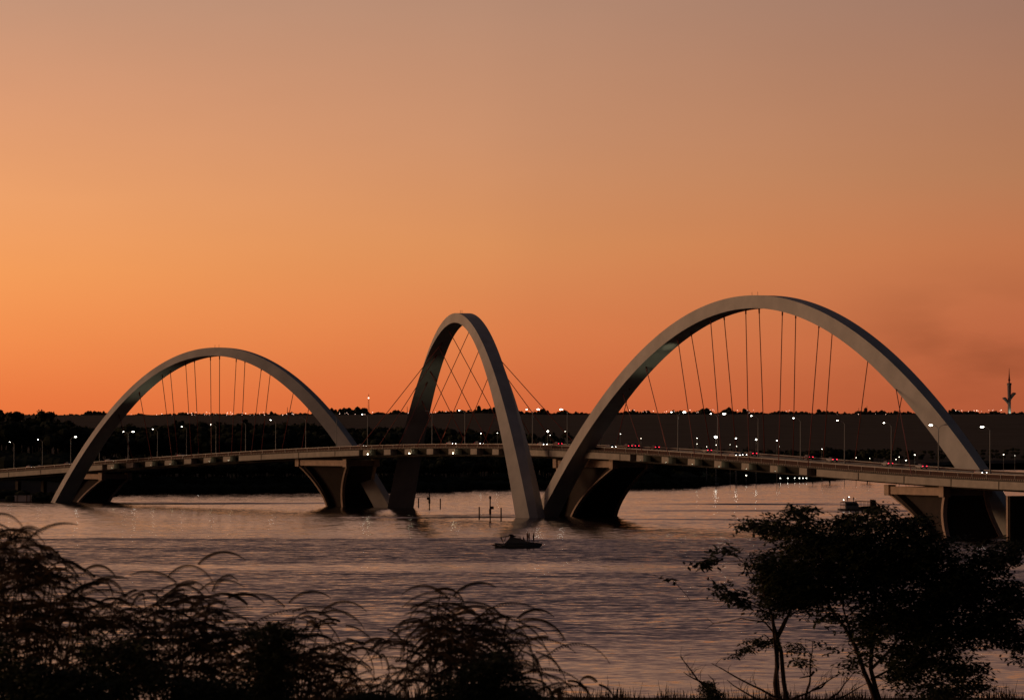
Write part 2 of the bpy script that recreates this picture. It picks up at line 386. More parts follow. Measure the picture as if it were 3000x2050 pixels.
# two crowns that stand above the wood at the far left, and other trees one can tell apart
def lone_tree(xi,ytop,D,wpx,label,group=None,yb=None,seed=1,nq=420,name='broadleaf_tree'):
    r2=np.random.default_rng(seed); X=(xi-CX)/F*D; z0=terr_at(X,D)
    zt=H+(1285-ytop)*D/F; w=wpx*D/F
    e=empty(name,(X,D,z0)); tag(e,label,'tree',group)
    c=MB(); 
    h=zt-z0
    bx,by,bz=0,0,0
    # crown confined to the top half
    k=9; cs=[]
    ch=w*.85
    for _ in range(k):
        a=r2.random()*6.283; r=w*.30*math.sqrt(r2.random())
        cs.append((r*math.cos(a),r*math.sin(a),h-ch*(.28+.5*r2.random()),w*(.20+.10*r2.random())))
    cs=np.array(cs); idx=r2.integers(0,k,nq); cc=cs[idx]
    d=r2.normal(size=(nq,3)); d/=np.linalg.norm(d,axis=1)[:,None]
    p=cc[:,:3]+d*(cc[:,3]*(.8+.35*r2.random(nq)))[:,None]*np.array([1,1,.8])
    a=r2.normal(size=(nq,3)); a/=np.linalg.norm(a,axis=1)[:,None]; b=np.cross(a,r2.normal(size=(nq,3))); b/=np.linalg.norm(b,axis=1)[:,None]
    s=w*.04*(.6+.8*r2.random(nq))[:,None]
    c.quads(np.stack([p-a*s,p-b*s*.8,p+a*s,p+b*s*.8],1))
    for x,y,z,r in cs: c.ball((x,y,z),r*.85,0,8,(1,1,.8))
    c.build('crown',M['forest'],e)
    t=MB(); t.tube([(0,0,-1),(.2,0,h*.3),(0,0,h*.75)],[w*.045,w*.035,w*.02],6); t.build('trunk',M['bark'],e)
    return e
g='trees standing above the far wood'
lone_tree(44,1196,1720,64,'rounded tree crown rising above the wood at the far left edge of the skyline',g,seed=2)
lone_tree(133,1194,1740,62,'dome-shaped dark tree on the skyline, the taller right-hand one of the far-left pair',g,seed=3)
lone_tree(2,1210,1700,30,'dark tree crown cut by the left edge of the photo above the woods',g,seed=4)
lone_tree(205,1228,1740,34,'low dark tree on the skyline just right of the dome-shaped tree',g,seed=5)
lone_tree(1660,1262,1850,34,'small dark tree beside the shore lamp between middle and right arches',g,seed=6)
lone_tree(2430,1306,2100,60,'broad low tree behind the traffic under the right arch',g,seed=7)
lone_tree(2540,1308,2150,52,'rounded low tree behind the deck, right of the broad low one',g,seed=8)
lone_tree(2380,1322,2050,34,'small low tree behind the deck, left of the broad one',g,seed=9)

# tree line on the ridge
rb=MB()
for x in np.arange(-150,3150,2.1):
    X0=x; dens=float(np.interp(x,[0,240,280,330,360,950,980,1090,1120,1200,1240,1330,1430,1440,1470,1560,1575,1600,1620,1660,1700,1850,2000,2160,2260,2500,2720,2760,2860,3000],[.5,.6,1.5,.8,.4,.5,2.1,2.2,.7,1.5,1,1.2,1.1,1.6,1.0,1.1,2.0,2.1,1.2,1.5,.7,.9,.8,1.1,.8,1.0,.9,1.4,.8,.45]))
    cl=noise.noise(Vector((x*.03,1.7,0))); hh=(2.6+4.0*max(0,dens-.2))*(1+1.3*cl)*rs.uniform(.45,1.45)
    if rs.random()<.05: hh*=1.7
    hh=min(max(hh,1.2),17)
    D=8990+rs.uniform(-30,60); X=(x-CX)/F*D; z0=float(terr(x,D))-1.0; w=hh*rs.uniform(.35,.75)+1.2
    for _ in range(2): rb.ball((X+rs.uniform(-w,w)*.4,D,z0+hh*rs.uniform(.35,.75)),w*rs.uniform(.45,.7),0,6,(1,1,rs.uniform(.8,1.5)))
    rb.ball((X,D,z0+.5),w,0,6,(1.3,1,.8))
o=rb.build('ridge_treeline',M['forest']); tag(o,'thin line of small trees along the far ridge under the orange sky','tree line',kind='stuff')

# ------------------------------------------------------------------ bridge geometry
FA=(gp(180,1469),gp(1130,1485)); FB=(gp(1190,1485),gp(1541,1515)); FC=(gp(1612,1516),gp(2964,1564))
def unit(v): v=np.array(v,float); return v/np.linalg.norm(v)
Q0=FA[0][:2]+20*np.array([.86,.50]); Q1=(FA[1][:2]+FB[0][:2])/2-20*np.array([.855,.52])
Q2=(FB[1][:2]+FC[0][:2])/2+20*np.array([.91,.41]); Q3=FC[1][:2]-20*np.array([.94,.34])
Qm1=Q0+170*np.array([-.62,.785]); Qm2=Qm1+170*np.array([-.70,.71]); Q4=Q3+130*np.array([.32,-.947]); Q5=Q4+130*np.array([.28,-.96])
ctrl=[Qm2,Qm1,Q0,Q1,Q2,Q3,Q4,Q5]
path=[]
for i in range(len(ctrl)-1):
    p0=ctrl[max(i-1,0)] if i>0 else 2*ctrl[0]-ctrl[1]; p1=ctrl[i]; p2=ctrl[i+1]; p3=ctrl[i+2] if i+2<len(ctrl) else 2*ctrl[-1]-ctrl[-2]
    for k in range(60):
        t=k/60; path.append(.5*((2*p1)+(-p0+p2)*t+(2*p0-5*p1+4*p2-p3)*t*t+(-p0+3*p1-3*p2+p3)*t**3))
path.append(ctrl[-1]); path=np.array(path)
seg=np.linalg.norm(np.diff(path,axis=0),axis=1); arc=np.concatenate([[0],np.cumsum(seg)]); TOT=arc[-1]
def pxy(s): return np.array([np.interp(s,arc,path[:,0]),np.interp(s,arc,path[:,1])])
def fr(s):
    t=unit(pxy(min(s+1.5,TOT))-pxy(max(s-1.5,0))); return t,np.array([-t[1],t[0]])
ss=np.arange(0,TOT,2.0)
def edge_xs(o):
    out=[]
    for s in ss:
        t,n=fr(s); p=pxy(s)+n*o; out.append((CX+F*p[0]/p[1],p[1]))
    return np.array(out)
_ecache={}
def s_at(x,o=0.0):
    if o not in _ecache: _ecache[o]=edge_xs(o)
    return float(np.interp(x,_ecache[o][:,0],ss))
rail=[(0,1372),(208,1360),(500,1340),(727,1322),(987,1305),(1050,1301),(1226,1295),(1403,1298),(1548,1307),(1744,1314),(1890,1321),(2100,1331),(2286,1342),(2500,1359),(2600,1367),(2765,1378),(3000,1396)]
BO=-9.3; BH=1.45
rsv=[];rz=[]
for x,y in rail:
    s=s_at(x,BO); t,n=fr(s); p=pxy(s)+n*BO; rsv.append(s); rz.append(at(x,y,p[1])[2])
cf=np.polyfit((np.array(rsv)-TOT/2)/300,rz,4)
s_lo=rsv[0]-10; s_hi=rsv[-1]+10
def zr(s):
    c=min(max(s,s_lo),s_hi); z=np.polyval(cf,(c-TOT/2)/300)
    if s<s_lo: z+= (s-s_lo)*.012*-1*-1
    if s>s_hi: z+= -(s-s_hi)*.03
    return float(z)-BH
def dp(s,o,h):
    t,n=fr(s); p=pxy(s)+n*o; return np.array([p[0],p[1],zr(s)+h])
def sweep(mb,prof,s0,s1,step=6,m=0):
    k=max(2,int((s1-s0)/step)+1)
    mb.loft([[dp(s,o,h) for o,h in prof] for s in np.linspace(s0,s1,k)],m)
print('rail z',[round(float(z),1) for z in rz],'fit',[round(zr(s)+BH,1) for s in rsv])
BR=empty('arch_bridge',(float(Q1[0]),float(Q1[1]),0)); tag(BR,'long road bridge with three tall white arches crisscrossing its deck over the lake','bridge')
BRI=Vector((-float(Q1[0]),-float(Q1[1]),0))
def part(mb,name,m,parent=BR,smooth=False):
    o=mb.build(name,m,parent,smooth); 
    if parent==BR: o.location=BRI
    return o
# deck girder, road, markings
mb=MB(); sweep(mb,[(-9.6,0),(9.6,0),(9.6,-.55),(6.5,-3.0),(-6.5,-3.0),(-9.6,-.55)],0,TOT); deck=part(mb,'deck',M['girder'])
mb=MB(); sweep(mb,[(-9.0,.82),(-.6,.88),(.6,.88),(9.0,.82),(9.0,.02),(-9.0,.02)],0,TOT); part(mb,'road_surface',M['asphalt'])
mb=MB()
for oo in (-8.6,-4.6,4.6,8.6):
    mb=MB(); sweep(mb,[(oo-.07,.88),(oo+.07,.88),(oo+.07,.80),(oo-.07,.80)],0,TOT); part(mb,'lane_line',M['paint'])
mb=MB(); sweep(mb,[(-.35,.86),(.35,.86),(.28,1.06),(-.28,1.06)],0,TOT); part(mb,'median_kerb',M['conc'])
for sg in (-1,1):
    mb=MB(); sweep(mb,[(sg*9.05,.02),(sg*9.45,.02),(sg*9.35,1.28),(sg*9.2,1.28)],0,TOT); b_=part(mb,'traffic_barrier',M['barrier'])
    mb=MB(); sweep(mb,[(sg*9.14,1.30),(sg*9.44,1.30),(sg*9.44,1.47),(sg*9.14,1.47)],0,TOT)
    for s in np.arange(2,TOT-2,8): 
        t,n=fr(s); mb.box(dp(s,sg*9.5,.75),(.14,.14,1.1),[(t[0],t[1],0),(n[0],n[1],0),(0,0,1)])
    part(mb,'barrier_rail',M['rail'])
# pods and fascia
PA=[331,387,443,500,557,614,671]; PB=[1080,1141,1202,1266,1330,1394,1458]; PC=[1881,1955,2032,2110,2190,2274,2360]
sol=[]  # solid fascia stretches in s
def sN(x): return s_at(x,-12.0)
sol=[(0,sN(300)),(sN(700),sN(1052)),(sN(1490),sN(1846)),(sN(2392),TOT)]
for sg in (-1,1):
    for a,b in sol:
        mb=MB(); sweep(mb,[(sg*9.62,-.28),(sg*12,-.28),(sg*12.05,-2.25),(sg*10.2,-2.3),(sg*9.62,-2.1)],a,b)
        for s in np.arange(10,TOT,27):
            if a+2<s<b-2:
                t,n=fr(s); mb.box(dp(s,sg*12.05,-1.28),(.35,.2,1.9),[(t[0],t[1],0),(n[0],n[1],0),(0,0,1)],m=1)
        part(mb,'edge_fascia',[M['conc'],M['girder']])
    mb=MB(); sweep(mb,[(sg*9.64,-.14),(sg*12.08,-.14),(sg*12.08,-.02),(sg*9.64,-.02)],0,TOT)
    for (a,b) in ((sol[0][1],sol[1][0]),(sol[1][1],sol[2][0]),(sol[2][1],sol[3][0])):
        sweep(mb,[(sg*9.64,-2.42),(sg*10.5,-2.42),(sg*10.5,-2.34),(sg*9.64,-2.34)],a,b)
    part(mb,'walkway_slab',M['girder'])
    mb=MB()
    for s in np.arange(1,TOT,1.15):
        t,n=fr(s); mb.box(dp(s,sg*11.95,.18),(.36,.10,.40),[(t[0],t[1],0),(n[0],n[1],0),(0,0,1)],top=.75)
    sweep(mb,[(sg*11.9,.38),(sg*12.0,.38),(sg*12.0,.44),(sg*11.9,.44)],0,TOT)
    part(mb,'railing',M['baluster'])
for grp in (PA,PB,PC):
    for x in grp:
        s=sN(x)
        for sg in (-1,1):
            mb=MB(); A=[]
            for ds in (-3.1,-2.5,2.4,2.7):
                o1=12.05 if abs(ds)<2.6 else 11.0
                A.append([dp(s+ds-1.5,sg*9.63,-.27),dp(s+ds-1.5,sg*o1,-.27),dp(s+ds-1.5,sg*(o1+.05),-2.2),dp(s+ds-1.5,sg*9.63,-2.5)])
            mb.loft(A); part(mb,'cable_anchor',M['conc'])
# piers
def pier(xf,xn,xbl,ybl,xbr,Lb):
    """flared hollow-sided pier: rectangle at the waterline, longer rectangle under the deck"""
    s_c=(s_at(xf,-7.4)+s_at(xn,-7.4))/2; Lt=abs(s_at(xn,-7.4)-s_at(xf,-7.4)); top_w=7.2
    t,n=fr(s_c); zt=zr(s_c)-3.1
    T=np.array([t[0],t[1],0]); Nn=np.array([n[0],n[1],0]); C0=np.array([*pxy(s_c),0])
    nl=gp(xbl,ybl)[:2]; Wb=min(np.linspace(6,24,181),key=lambda w:abs(CX+F*(nl+n*w)[0]/(nl+n*w)[1]-xbr))
    base_c=nl-t*Lb/2+n*Wb/2
    print('pier',round(Lt,1),round(Wb,1),'offset',round(float(np.dot(base_c-pxy(s_c),n)),1),round(float(np.dot(base_c-pxy(s_c),t)),1))
    def rect(k):  # k 0 base .. 1 top
        f=k**2.0; g_=k**1.25; c=np.array([*(base_c*(1-g_)+pxy(s_c)*g_),0]); hl=(Lb*(1-f)+Lt*f)/2; hw=(Wb*(1-k**1.4)+top_w*2*k**1.4)/2
        z=-2*(1-k)+ (zt-2.3)*k; c=c-Nn*1.3*k
        return c,hl,hw-1.3*k,z
    C0=C0-Nn*1.3
    mb=MB(); secs=[]
    for k in np.linspace(0,1,11):
        c,hl,hw,z=rect(k); a=.8+1.2*k  # chamfer depth of side recess
        pts=[(-hl,-hw),(-hl*.80,-hw),(-hl*.78,-hw+2.2),(hl*.78,-hw+2.2),(hl*.80,-hw),(hl,-hw),(hl,hw),(hl*.8,hw),(hl*.78,hw-2.2),(-hl*.78,hw-2.2),(-hl*.8,hw),(-hl,hw)]
        secs.append([c+T*u+Nn*v+np.array([0,0,z]) for u,v in pts])
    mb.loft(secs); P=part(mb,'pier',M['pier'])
    # ribs along the near side's two curved edges
    for e in (-1,1):
        for sd in (-1,1):
            mb=MB()
            mb.loft([[ (lambda c,hl,hw,z:(c+T*(e*(hl-.0)+q[0])+Nn*(sd*(hw)+q[1])+np.array([0,0,z])))(*rect(k)) for q in ((-.6,-.6),(.6,-.6),(.6,.6),(-.6,.6))] for k in np.linspace(0,1,11)])
            mb.build('edge_rib',M['beam'],P)
    # cap beams, blocks
    mb=MB(); c,hl,hw,z=rect(1)
    ax=[T,Nn,(0,0,1)]
    for sd in (-1,1): mb.box(C0+Nn*sd*(hw+.2)+np.array([0,0,zt-1.25]),(hl*2-3,1.3,2.1),ax)
    for e in (-1,1): mb.box(C0+T*e*(hl-.5)+np.array([0,0,zt-1.28]),(1.5,hw*2-2.0,2.0),ax)
    mb.build('cap_beam',M['beam'],P)
    for e in (-1,1):
        for sd in (-1,1): mb=MB(); mb.box(C0+T*e*(hl-.2)+Nn*sd*(hw+.3)+np.array([0,0,zt-1.2]),(2.6,2.2,2.9),ax); mb.build('bearing_block',M['beam'],P)
    return P
NN=lambda s:fr(s)[1]
s0=s_at(290); s1=s_at(1018); s2=s_at(1735); s3=s_at(2748)
def bc(s,off,along=0):
    t,n=fr(s); return pxy(s)+n*off+t*along
pier(236,302,222,1470,314,11)
pier(876,1016,1008,1484,1100,11)
pier(1632,1798,1672,1512,1799,12)
pier(2606,2768,2781,1573,2942,9)
# approach piers
for x in (-230,92,3040,3420):
    s=s_at(x); t,n=fr(s); zt=zr(s)-3.0
    for sd in (-6.2,6.2) if x<1000 else (0,):
        mb=MB(); c=pxy(s)+n*sd
        mb.box((c[0],c[1],(zt-2)/2-1),(2.2,1.6 if x<1000 else 17,zt+2),[(t[0],t[1],0),(n[0],n[1],0),(0,0,1)])
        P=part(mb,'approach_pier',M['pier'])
    if x>1000:
        mb=MB(); c=pxy(s); mb.box((c[0],c[1],(zt-2)/2-1.0),(.9,17.6,zt+1.9),[(t[0],t[1],0),(n[0],n[1],0),(0,0,1)]); mb.build('edge_rib',M['beam'],P)
# arches
class Arch:
    def __init__(s,xl,yl,xr,yr,Z,p,h0,h1,wo0,wo1,wi0,wi1):
        s.a=gp(xl,yl)[:2]; s.b=gp(xr,yr)[:2]; s.m=(s.a+s.b)/2; s.d=unit(s.b-s.a); s.hl=np.linalg.norm(s.b-s.a)/2
        s.n=np.array([-s.d[1],s.d[0]]); s.h0,s.h1,s.Z,s.p=h0,h1,Z,p; s.w=(wo0,wo1,wi0,wi1)
    def dim(s,u):
        q=min(abs(u),1.0)**1.5; w=s.w; return s.h0+(s.h1-s.h0)*q, w[0]+(w[1]-w[0])*q, w[2]+(w[3]-w[2])*q
    def c(s,u):
        au=abs(u)
        z=s.Z*(1-au**s.p); q=s.m+s.d*u*s.hl; return np.array([q[0],q[1],z])
    def nrm(s,u):
        e=1e-3; t=s.c(u+e)-s.c(u-e); t/=np.linalg.norm(t)
        D3=np.array([s.d[0],s.d[1],0]); 
        n=np.cross(np.cross(D3,[0,0,1.0]),t); n/=np.linalg.norm(n)
        if n[2]<0: n=-n
        return n
    def sec(s,u):
        c=s.c(u); n=s.nrm(u); w=np.array([s.n[0],s.n[1],0]); h,wo,wi=s.dim(u)
        return [c+n*h/2-w*wo/2,c+n*h/2+w*wo/2,c-n*h/2+w*wi/2,c-n*h/2-w*wi/2]
    def inner(s,u,side=0):
        c=s.c(u); n=s.nrm(u); h=s.dim(u)[0]; w=np.array([s.n[0],s.n[1],0])
        return c-n*(h/2+.05)+w*side
    def find_x(s,x):
        us=np.linspace(-.99,.99,1200); xs=np.array([img(s.inner(u))[0] for u in us]); return us[int(np.argmin(abs(xs-x)))]
    def find_y(s,y,leg):
        us=np.linspace(0.02,.99,700)*leg; ys=np.array([img(s.inner(u))[1] for u in us]); return us[int(np.argmin(abs(ys-y)))]
AA=Arch(171.8,1471.0,1135.0,1486.0,59.63,2.03,3.3,4.23,2.6,4.0,7.15,9.28)
AB=Arch(1169.9,1486.5,1558.8,1516.5,67.95,1.96,3.3,3.3,4.9,2.9,5.4,10.1)
AC=Arch(1589.4,1514.0,2975.8,1565.5,66.55,1.98,3.85,6.0,5.4,2.6,5.4,7.2)
arches=[]
for a,yt,lb in ((AA,1018,'smallest, farthest white arch at the left, its near foot at left'),(AB,913,'narrow white arch seen almost end-on in the middle'),(AC,867,'widest, nearest white arch at the right')):
    us=np.sign(np.linspace(-1,1,121))*abs(np.linspace(-1,1,121))**.85
    us=list(us)
    um=(1+3.0/a.Z)**(1/a.p)
    us[0]=-um; us[-1]=um
    mb=MB(); mb.loft([a.sec(u) for u in us]); o=part(mb,'arch',M['steel']); o['label']=lb; arches.append(o)
    # flat shading keeps the box edges
    # small inspection rail on the crown
    for u in (-.012,.012):
        mb=MB(); q=a.sec(u); mb.tube([(q[0]+q[1])/2,(q[0]+q[1])/2+np.array([0,0,1.1])],.06,5); mb.build('beacon_mast',M['pole'],o)
print('Z',AA.Z,AB.Z,AC.Z)
# cables: (arch picture x, deck picture x, edge)
def cable(a,u,x,edge,ao,side):
    s=s_at(x,edge); A=a.inner(u,side); B=dp(s,edge*.96,-.2)
    A_=A+BRIv*0
    mb=MB(); mb.tube([A+(A-B)/np.linalg.norm(A-B)*.4,A*.5+B*.5,B],.13,6); o=mb.build('cable',M['cable'],ao)
    mb=MB(); d=(B-A)/np.linalg.norm(B-A); mb.tube([A-d*.2,A+d*1.6],[.25,.22],8); mb.build('cable_socket',M['cable'],ao)
BRIv=np.array([BRI.x,BRI.y,0])
nearA=[(411,443),(476,502),(546,559),(619,617),(695,675),(769,733),(350,390)]; farA=[(496,526),(567,587),(641,646),(715,708),(790,767),(860,826),(905,884)]
nearC=[(1829,1881),(1896,1955),(1990,2032),(2086,2110),(2189,2190),(2296,2276),(2404,2362),(2625,2666)]
farC=[(2020,2088),(2117,2162),(2220,2244),(2327,2327),(2435,2415),(2541,2506),(2643,2608),(1840,1806)]
for a,ao,nr_,fa in ((AA,arches[0],nearA,farA),(AC,arches[2],nearC,farC)):
    for ax_,dx in nr_: cable(a,a.find_x(ax_),dx,-12.0,ao,-.5)
    for ax_,dx in fa: cable(a,a.find_x(ax_),dx,12.0,ao,.5)
for leg,y,dx,e in ((-1,1005,1044,-1),(-1,1040,1100,-1),(-1,1120,1160,-1),(1,957,1215,-1),(1,1001,1280,-1),(1,1070,1342,-1),(1,1158,1407,-1),
                   (-1,1176,1307,1),(-1,1089,1376,1),(-1,1020,1442,1),(-1,970,1506,1),(1,1100,1580,1),(1,1025,1640,1),(1,987,1703,1)):
    cable(AB,AB.find_y(y,leg),dx,12.0*e,arches[1],0)
# floodlights clipped below the walkway, lighting the anchor blocks
lit=[(331,0),(443,0),(500,0),(614,0),(671,0),(1080,1),(1202,1),(1330,1),(1881,0),(1955,0),(2032,0),(2110,0),(2190,0),(2274,0)]
for x in (987,1062,2360): pass
for x,br in lit:
    s=sN(x); e=MB(); p=dp(s+1.2,-13.0,-1.9); q=dp(s+1.2,-11.6,-2.25)
    e.tube([q,p],.06,5); e.box(p,(.5,.4,.3)); o=part(e,'floodlight',M['pole'])
    e=MB(); e.ball(p+np.array([0,-.18,.1]),.22 if br else .04,0,8); e.build('lens',M['flood'] if br else M['flood'],o)
    ld=bpy.data.lights.new('flood_glow','POINT'); ld.energy=8; ld.color=(1,.86,.5); ld.shadow_soft_size=.15
    lo=bpy.data.objects.new('flood_glow',ld); COL.objects.link(lo); lo.location=Vector(dp(s+2.3,-12.9,-.9))
# spotlights up to the arch soffits
def spot(p,q,w,ang,col=(1,1,.68)):
    ld=bpy.data.lights.new('arch_spot','SPOT'); ld.energy=w; ld.spot_size=R(ang); ld.spot_blend=1.0; ld.color=col; ld.shadow_soft_size=.4
    lo=bpy.data.objects.new('arch_spot',ld); COL.objects.link(lo); lo.location=Vector(p)
    lo.rotation_euler=(Vector(q)-Vector(p)).to_track_quat('-Z','Y').to_euler()
u=AC.find_x(1960); spot(dp(sN(2032),-12.6,1.0),AC.inner(u),9000,8)
u=AC.find_x(1920); spot(dp(sN(1955),-12.6,1.0),AC.inner(u),3000,44)
u=AA.find_x(440); spot(dp(sN(500),-12.6,1.0),AA.inner(u),2400,60)
u=AB.find_y(1110,-1); spot(dp(sN(1330),-12.6,1.0),AB.inner(u),3600,30)

# ------------------------------------------------------------------ street lamps on the deck
LH=0
lamps=[(42,'L',1),(125,'L',1),(208,'R',2),(292,'L',0),(376,'D',2),(462,'L',1),(547,'L',1),(633,'L',1),(720,'L',0),(808,'L',1),(896,'L',0),(986,'L',0),(1077,'L',1),(1266,'L',0),(1362,'LR',1),(1560,'D',2),(1662,'L',2),(1986,'D',2),(2102,'D',2),(2221,'L',1),(2345,'L',1),(2474,'L',1),(2611,'L',1),(2749,'LR',2),(2900,'L',2)]
place=['at the left edge of the photo','second from the left edge','just left of the left arch foot','hidden partly by the left arch leg','just right of the left arch leg','third gap inside the left arch','behind the leftmost vertical cables of the left arch','below the crown of the left arch','unlit, right of the left arch crown','near the right side inside the left arch','behind the last cable of the left arch','by the right foot of the left arch','between left and middle arches','inside the middle arch near its far leg','inside the middle arch centre','just right of the middle arch','between the middle and right arches','left inside the right arch','under the cables left of the right arch crown','below the right arch crown','right of the right arch crown','behind the fifth cable pair of the right arch','near the right leg inside the right arch','against the right arch leg','farthest right of all']
LHT=11.4
def mk_lamp(kind,bright):
    e=empty('street_lamp')
    mb=MB(); mb.tube([(0,0,0),(0,0,4),(0,0,LHT)],[.20,.15,.10],8); mb.lathe((0,0,0),[(.34,0),(.34,.25),(.22,.35)],8); mb.build('pole',M['pole'],e)
    sides={'L':[-1],'R':[1],'D':[-1,1],'LR':[-1,1]}[kind]
    for i,sd in enumerate(sides):
        mb=MB(); mb.tube([(0,0,LHT-.2),(sd*.6,0,LHT+.55),(sd*1.6,0,LHT+.95)],[.08,.07,.06],6); mb.build('arm',M['pole'],e)
        mb=MB(); mb.box((sd*2.0,0,LHT+1.02),(1.3,.45,.18),top=.7); h=mb.build('lamp_head',M['pole'],e)
        on = bright>0 and not(kind=='LR' and sd>0)
        if on:
            big=bright==2 and (kind!='D' or sd>0)
            mb=MB(); mb.ball((sd*2.05,0,LHT+.85),.36 if big else .19,0,8,(1.4,1,.6)); mb.build('lens',M['lampbright'] if big else M['lampon'],h)
        else:
            mb=MB(); mb.box((sd*2.05,0,LHT+.88),(.8,.35,.1)); mb.build('lens',M['glass'],h)
    return e
protos={}
for i,(x,k,b) in enumerate(lamps):
    key=(k,b)
    if key in protos: e=copy_tree(protos[key])
    else: e=mk_lamp(k,b); protos[key]=e
    s=s_at(x); p=dp(s,0,1.0); e.location=Vector(p)
    e.rotation_euler=(0,0,R(-12))
    desc={'L':'single-arm','R':'single-arm','D':'double-arm','LR':'double-arm, one head lit'}[k]
    tag(e,('lit ' if b else 'unlit ')+desc.split(',')[0]+' lamp post on the deck, '+place[i],'street lamp','lamp posts along the bridge median')
print('lamp head y at 2900',img(dp(s_at(2900),0,LHT+.9)),'want 1246; at 42',img(dp(s_at(42),0,LHT+.9)),'want 1305; 1077',img(dp(s_at(1077),0,LHT+.9)),'want 1217')

# ------------------------------------------------------------------ cars
def mk_car(col,mode):
    e=empty('car')
    cm=mat('car_paint_'+col[0],col[1],.3,metal=.2,spec=.6)
    # x forward
    st=[(-2.15,.50,.72,.78),(-2.0,.35,.98,.86),(-1.2,.30,1.0,.88),(1.0,.30,.98,.88),(1.9,.34,.84,.82),(2.2,.42,.66,.70)]
    mb=MB(); mb.loft([[(x,-w,z0),(x,w,z0),(x,w*1.0,(z0+z1)/2+.1),(x,w*.86,z1),(x,-w*.86,z1),(x,-w*1.0,(z0+z1)/2+.1)] for x,z0,z1,w in st]); body=mb.build('body',cm,e)
    mb=MB(); mb.loft([[(x,-w,z),(x,w,z)] [::1]+[(x,w,z+.01),(x,-w,z+.01)] for x,z,w in ((-.9,1.42,.60),(.3,1.42,.60))]); mb.build('roof',cm,e)
    mb=MB(); mb.loft([[(-1.65,-.74,.97),(1.05,-.74,.97),(1.05,.74,.97),(-1.65,.74,.97)],[(-1.0,-.62,1.41),(.35,-.62,1.41),(.35,.62,1.41),(-1.0,.62,1.41)]]); mb.build('window',M['glass'],e)
    for x in (-1.35,1.35):
        for y in (-.86,.86):
            mb=MB(); n=14; mb.loft([[(x+.32*math.cos(2*math.pi*k/n),y+d,.32+.32*math.sin(2*math.pi*k/n)) for k in range(n)] for d in (-.1,.1)]); w=mb.build('wheel',M['tyre'],e)
            mb=MB(); sg=1 if y>0 else -1; mb.loft([[(x+.19*math.cos(2*math.pi*k/n),y+d,.32+.19*math.sin(2*math.pi*k/n)) for k in range(n)] for d in (sg*.101,sg*.115)]); mb.build('rim',M['rim'],w)
    for y in (-.62,.62):
        mb=MB(); mb.ball((2.16,y,.66),.11,0,8,(.6,1.3,.8)); mb.build('headlight',M['headl'] if mode=='h' else M['glass'],e)
        mb=MB(); mb.ball((-2.12,y,.80),.15,0,8,(.5,1.3,.8)); mb.build('taillight',M['taill'],e)
    return e
cars=[(89,'h',-6.5,0),(120,'h',-3.3,1),(202,'h',-6.5,1),(321,'h',-6.5,0),(533,'h',-6.5,0),(1061,'h',-3.3,1),(1322,'h',-6.5,0),(1403,'h',-6.5,1),(1589,'h',-6.5,0),(1633,'t',4.5,2),(1790,'h',-6.5,0),
      (1838,'t',4.5,2),(1858,'t',7,1),(1917,'t',4.5,2),(2070,'t',4.5,0),(2153,'h',-7.2,0),(2172,'h',-3.8,1),(2202,'t',4.0,2),(2366,'t',6.5,2),(2436,'t',4.0,0),(2598,'t',5.5,0),(2698,'t',3.8,0),(2872,'h',-7.2,0)]
clab=['silver car with headlights on, leftmost on the bridge','car with bright headlights under the second lamp from left','car just left of the left arch foot on the deck','pale car passing behind the left arch leg','car with headlights on under the left arch crown','dark car beside the first floodlit anchor right of the left arch','white car driving inside the middle arch, left one of two','car with headlights inside the middle arch, right one of two','silver car just right of the middle arch leg','dark car with red taillights between middle and right arches','white car with headlights emerging from behind the right arch left leg','first red-lit car right of the right arch left leg','second red-lit car following just ahead near the right arch left leg','lone red-lit car below the leftmost cables of the right arch','pale car with bright red taillights left of the double headlights','white car with bright headlights below the right arch crown','dark car with headlights overlapping the white one under the crown','dark car with red taillights right of the headlight pair','dark car with faint red lights below the right arch cables','silver car with red taillights right of the last floodlit anchor','pale car with faint taillight beside the lamp near the right arch leg','pale car with two pink taillights left of the right arch right leg','pale car with bright headlights at the foot of the right arch']
cols_=[('silver',(.45,.44,.42)),('charcoal',(.05,.05,.055)),('maroon',(.12,.03,.03))]
cpro={}
for i,(x,md,off,ci) in enumerate(cars):
    key=(md,ci)
    if key in cpro: e=copy_tree(cpro[key])
    else: e=mk_car(cols_[ci],md); cpro[key]=e
    s=s_at(x,off); t,n=fr(s); e.location=Vector(dp(s,off,.87))
    ang=math.atan2(t[1],t[0])+(0 if md=='h' else math.pi); e.rotation_euler=(0,0,ang)
    tag(e,clab[i],'car','cars crossing the bridge')

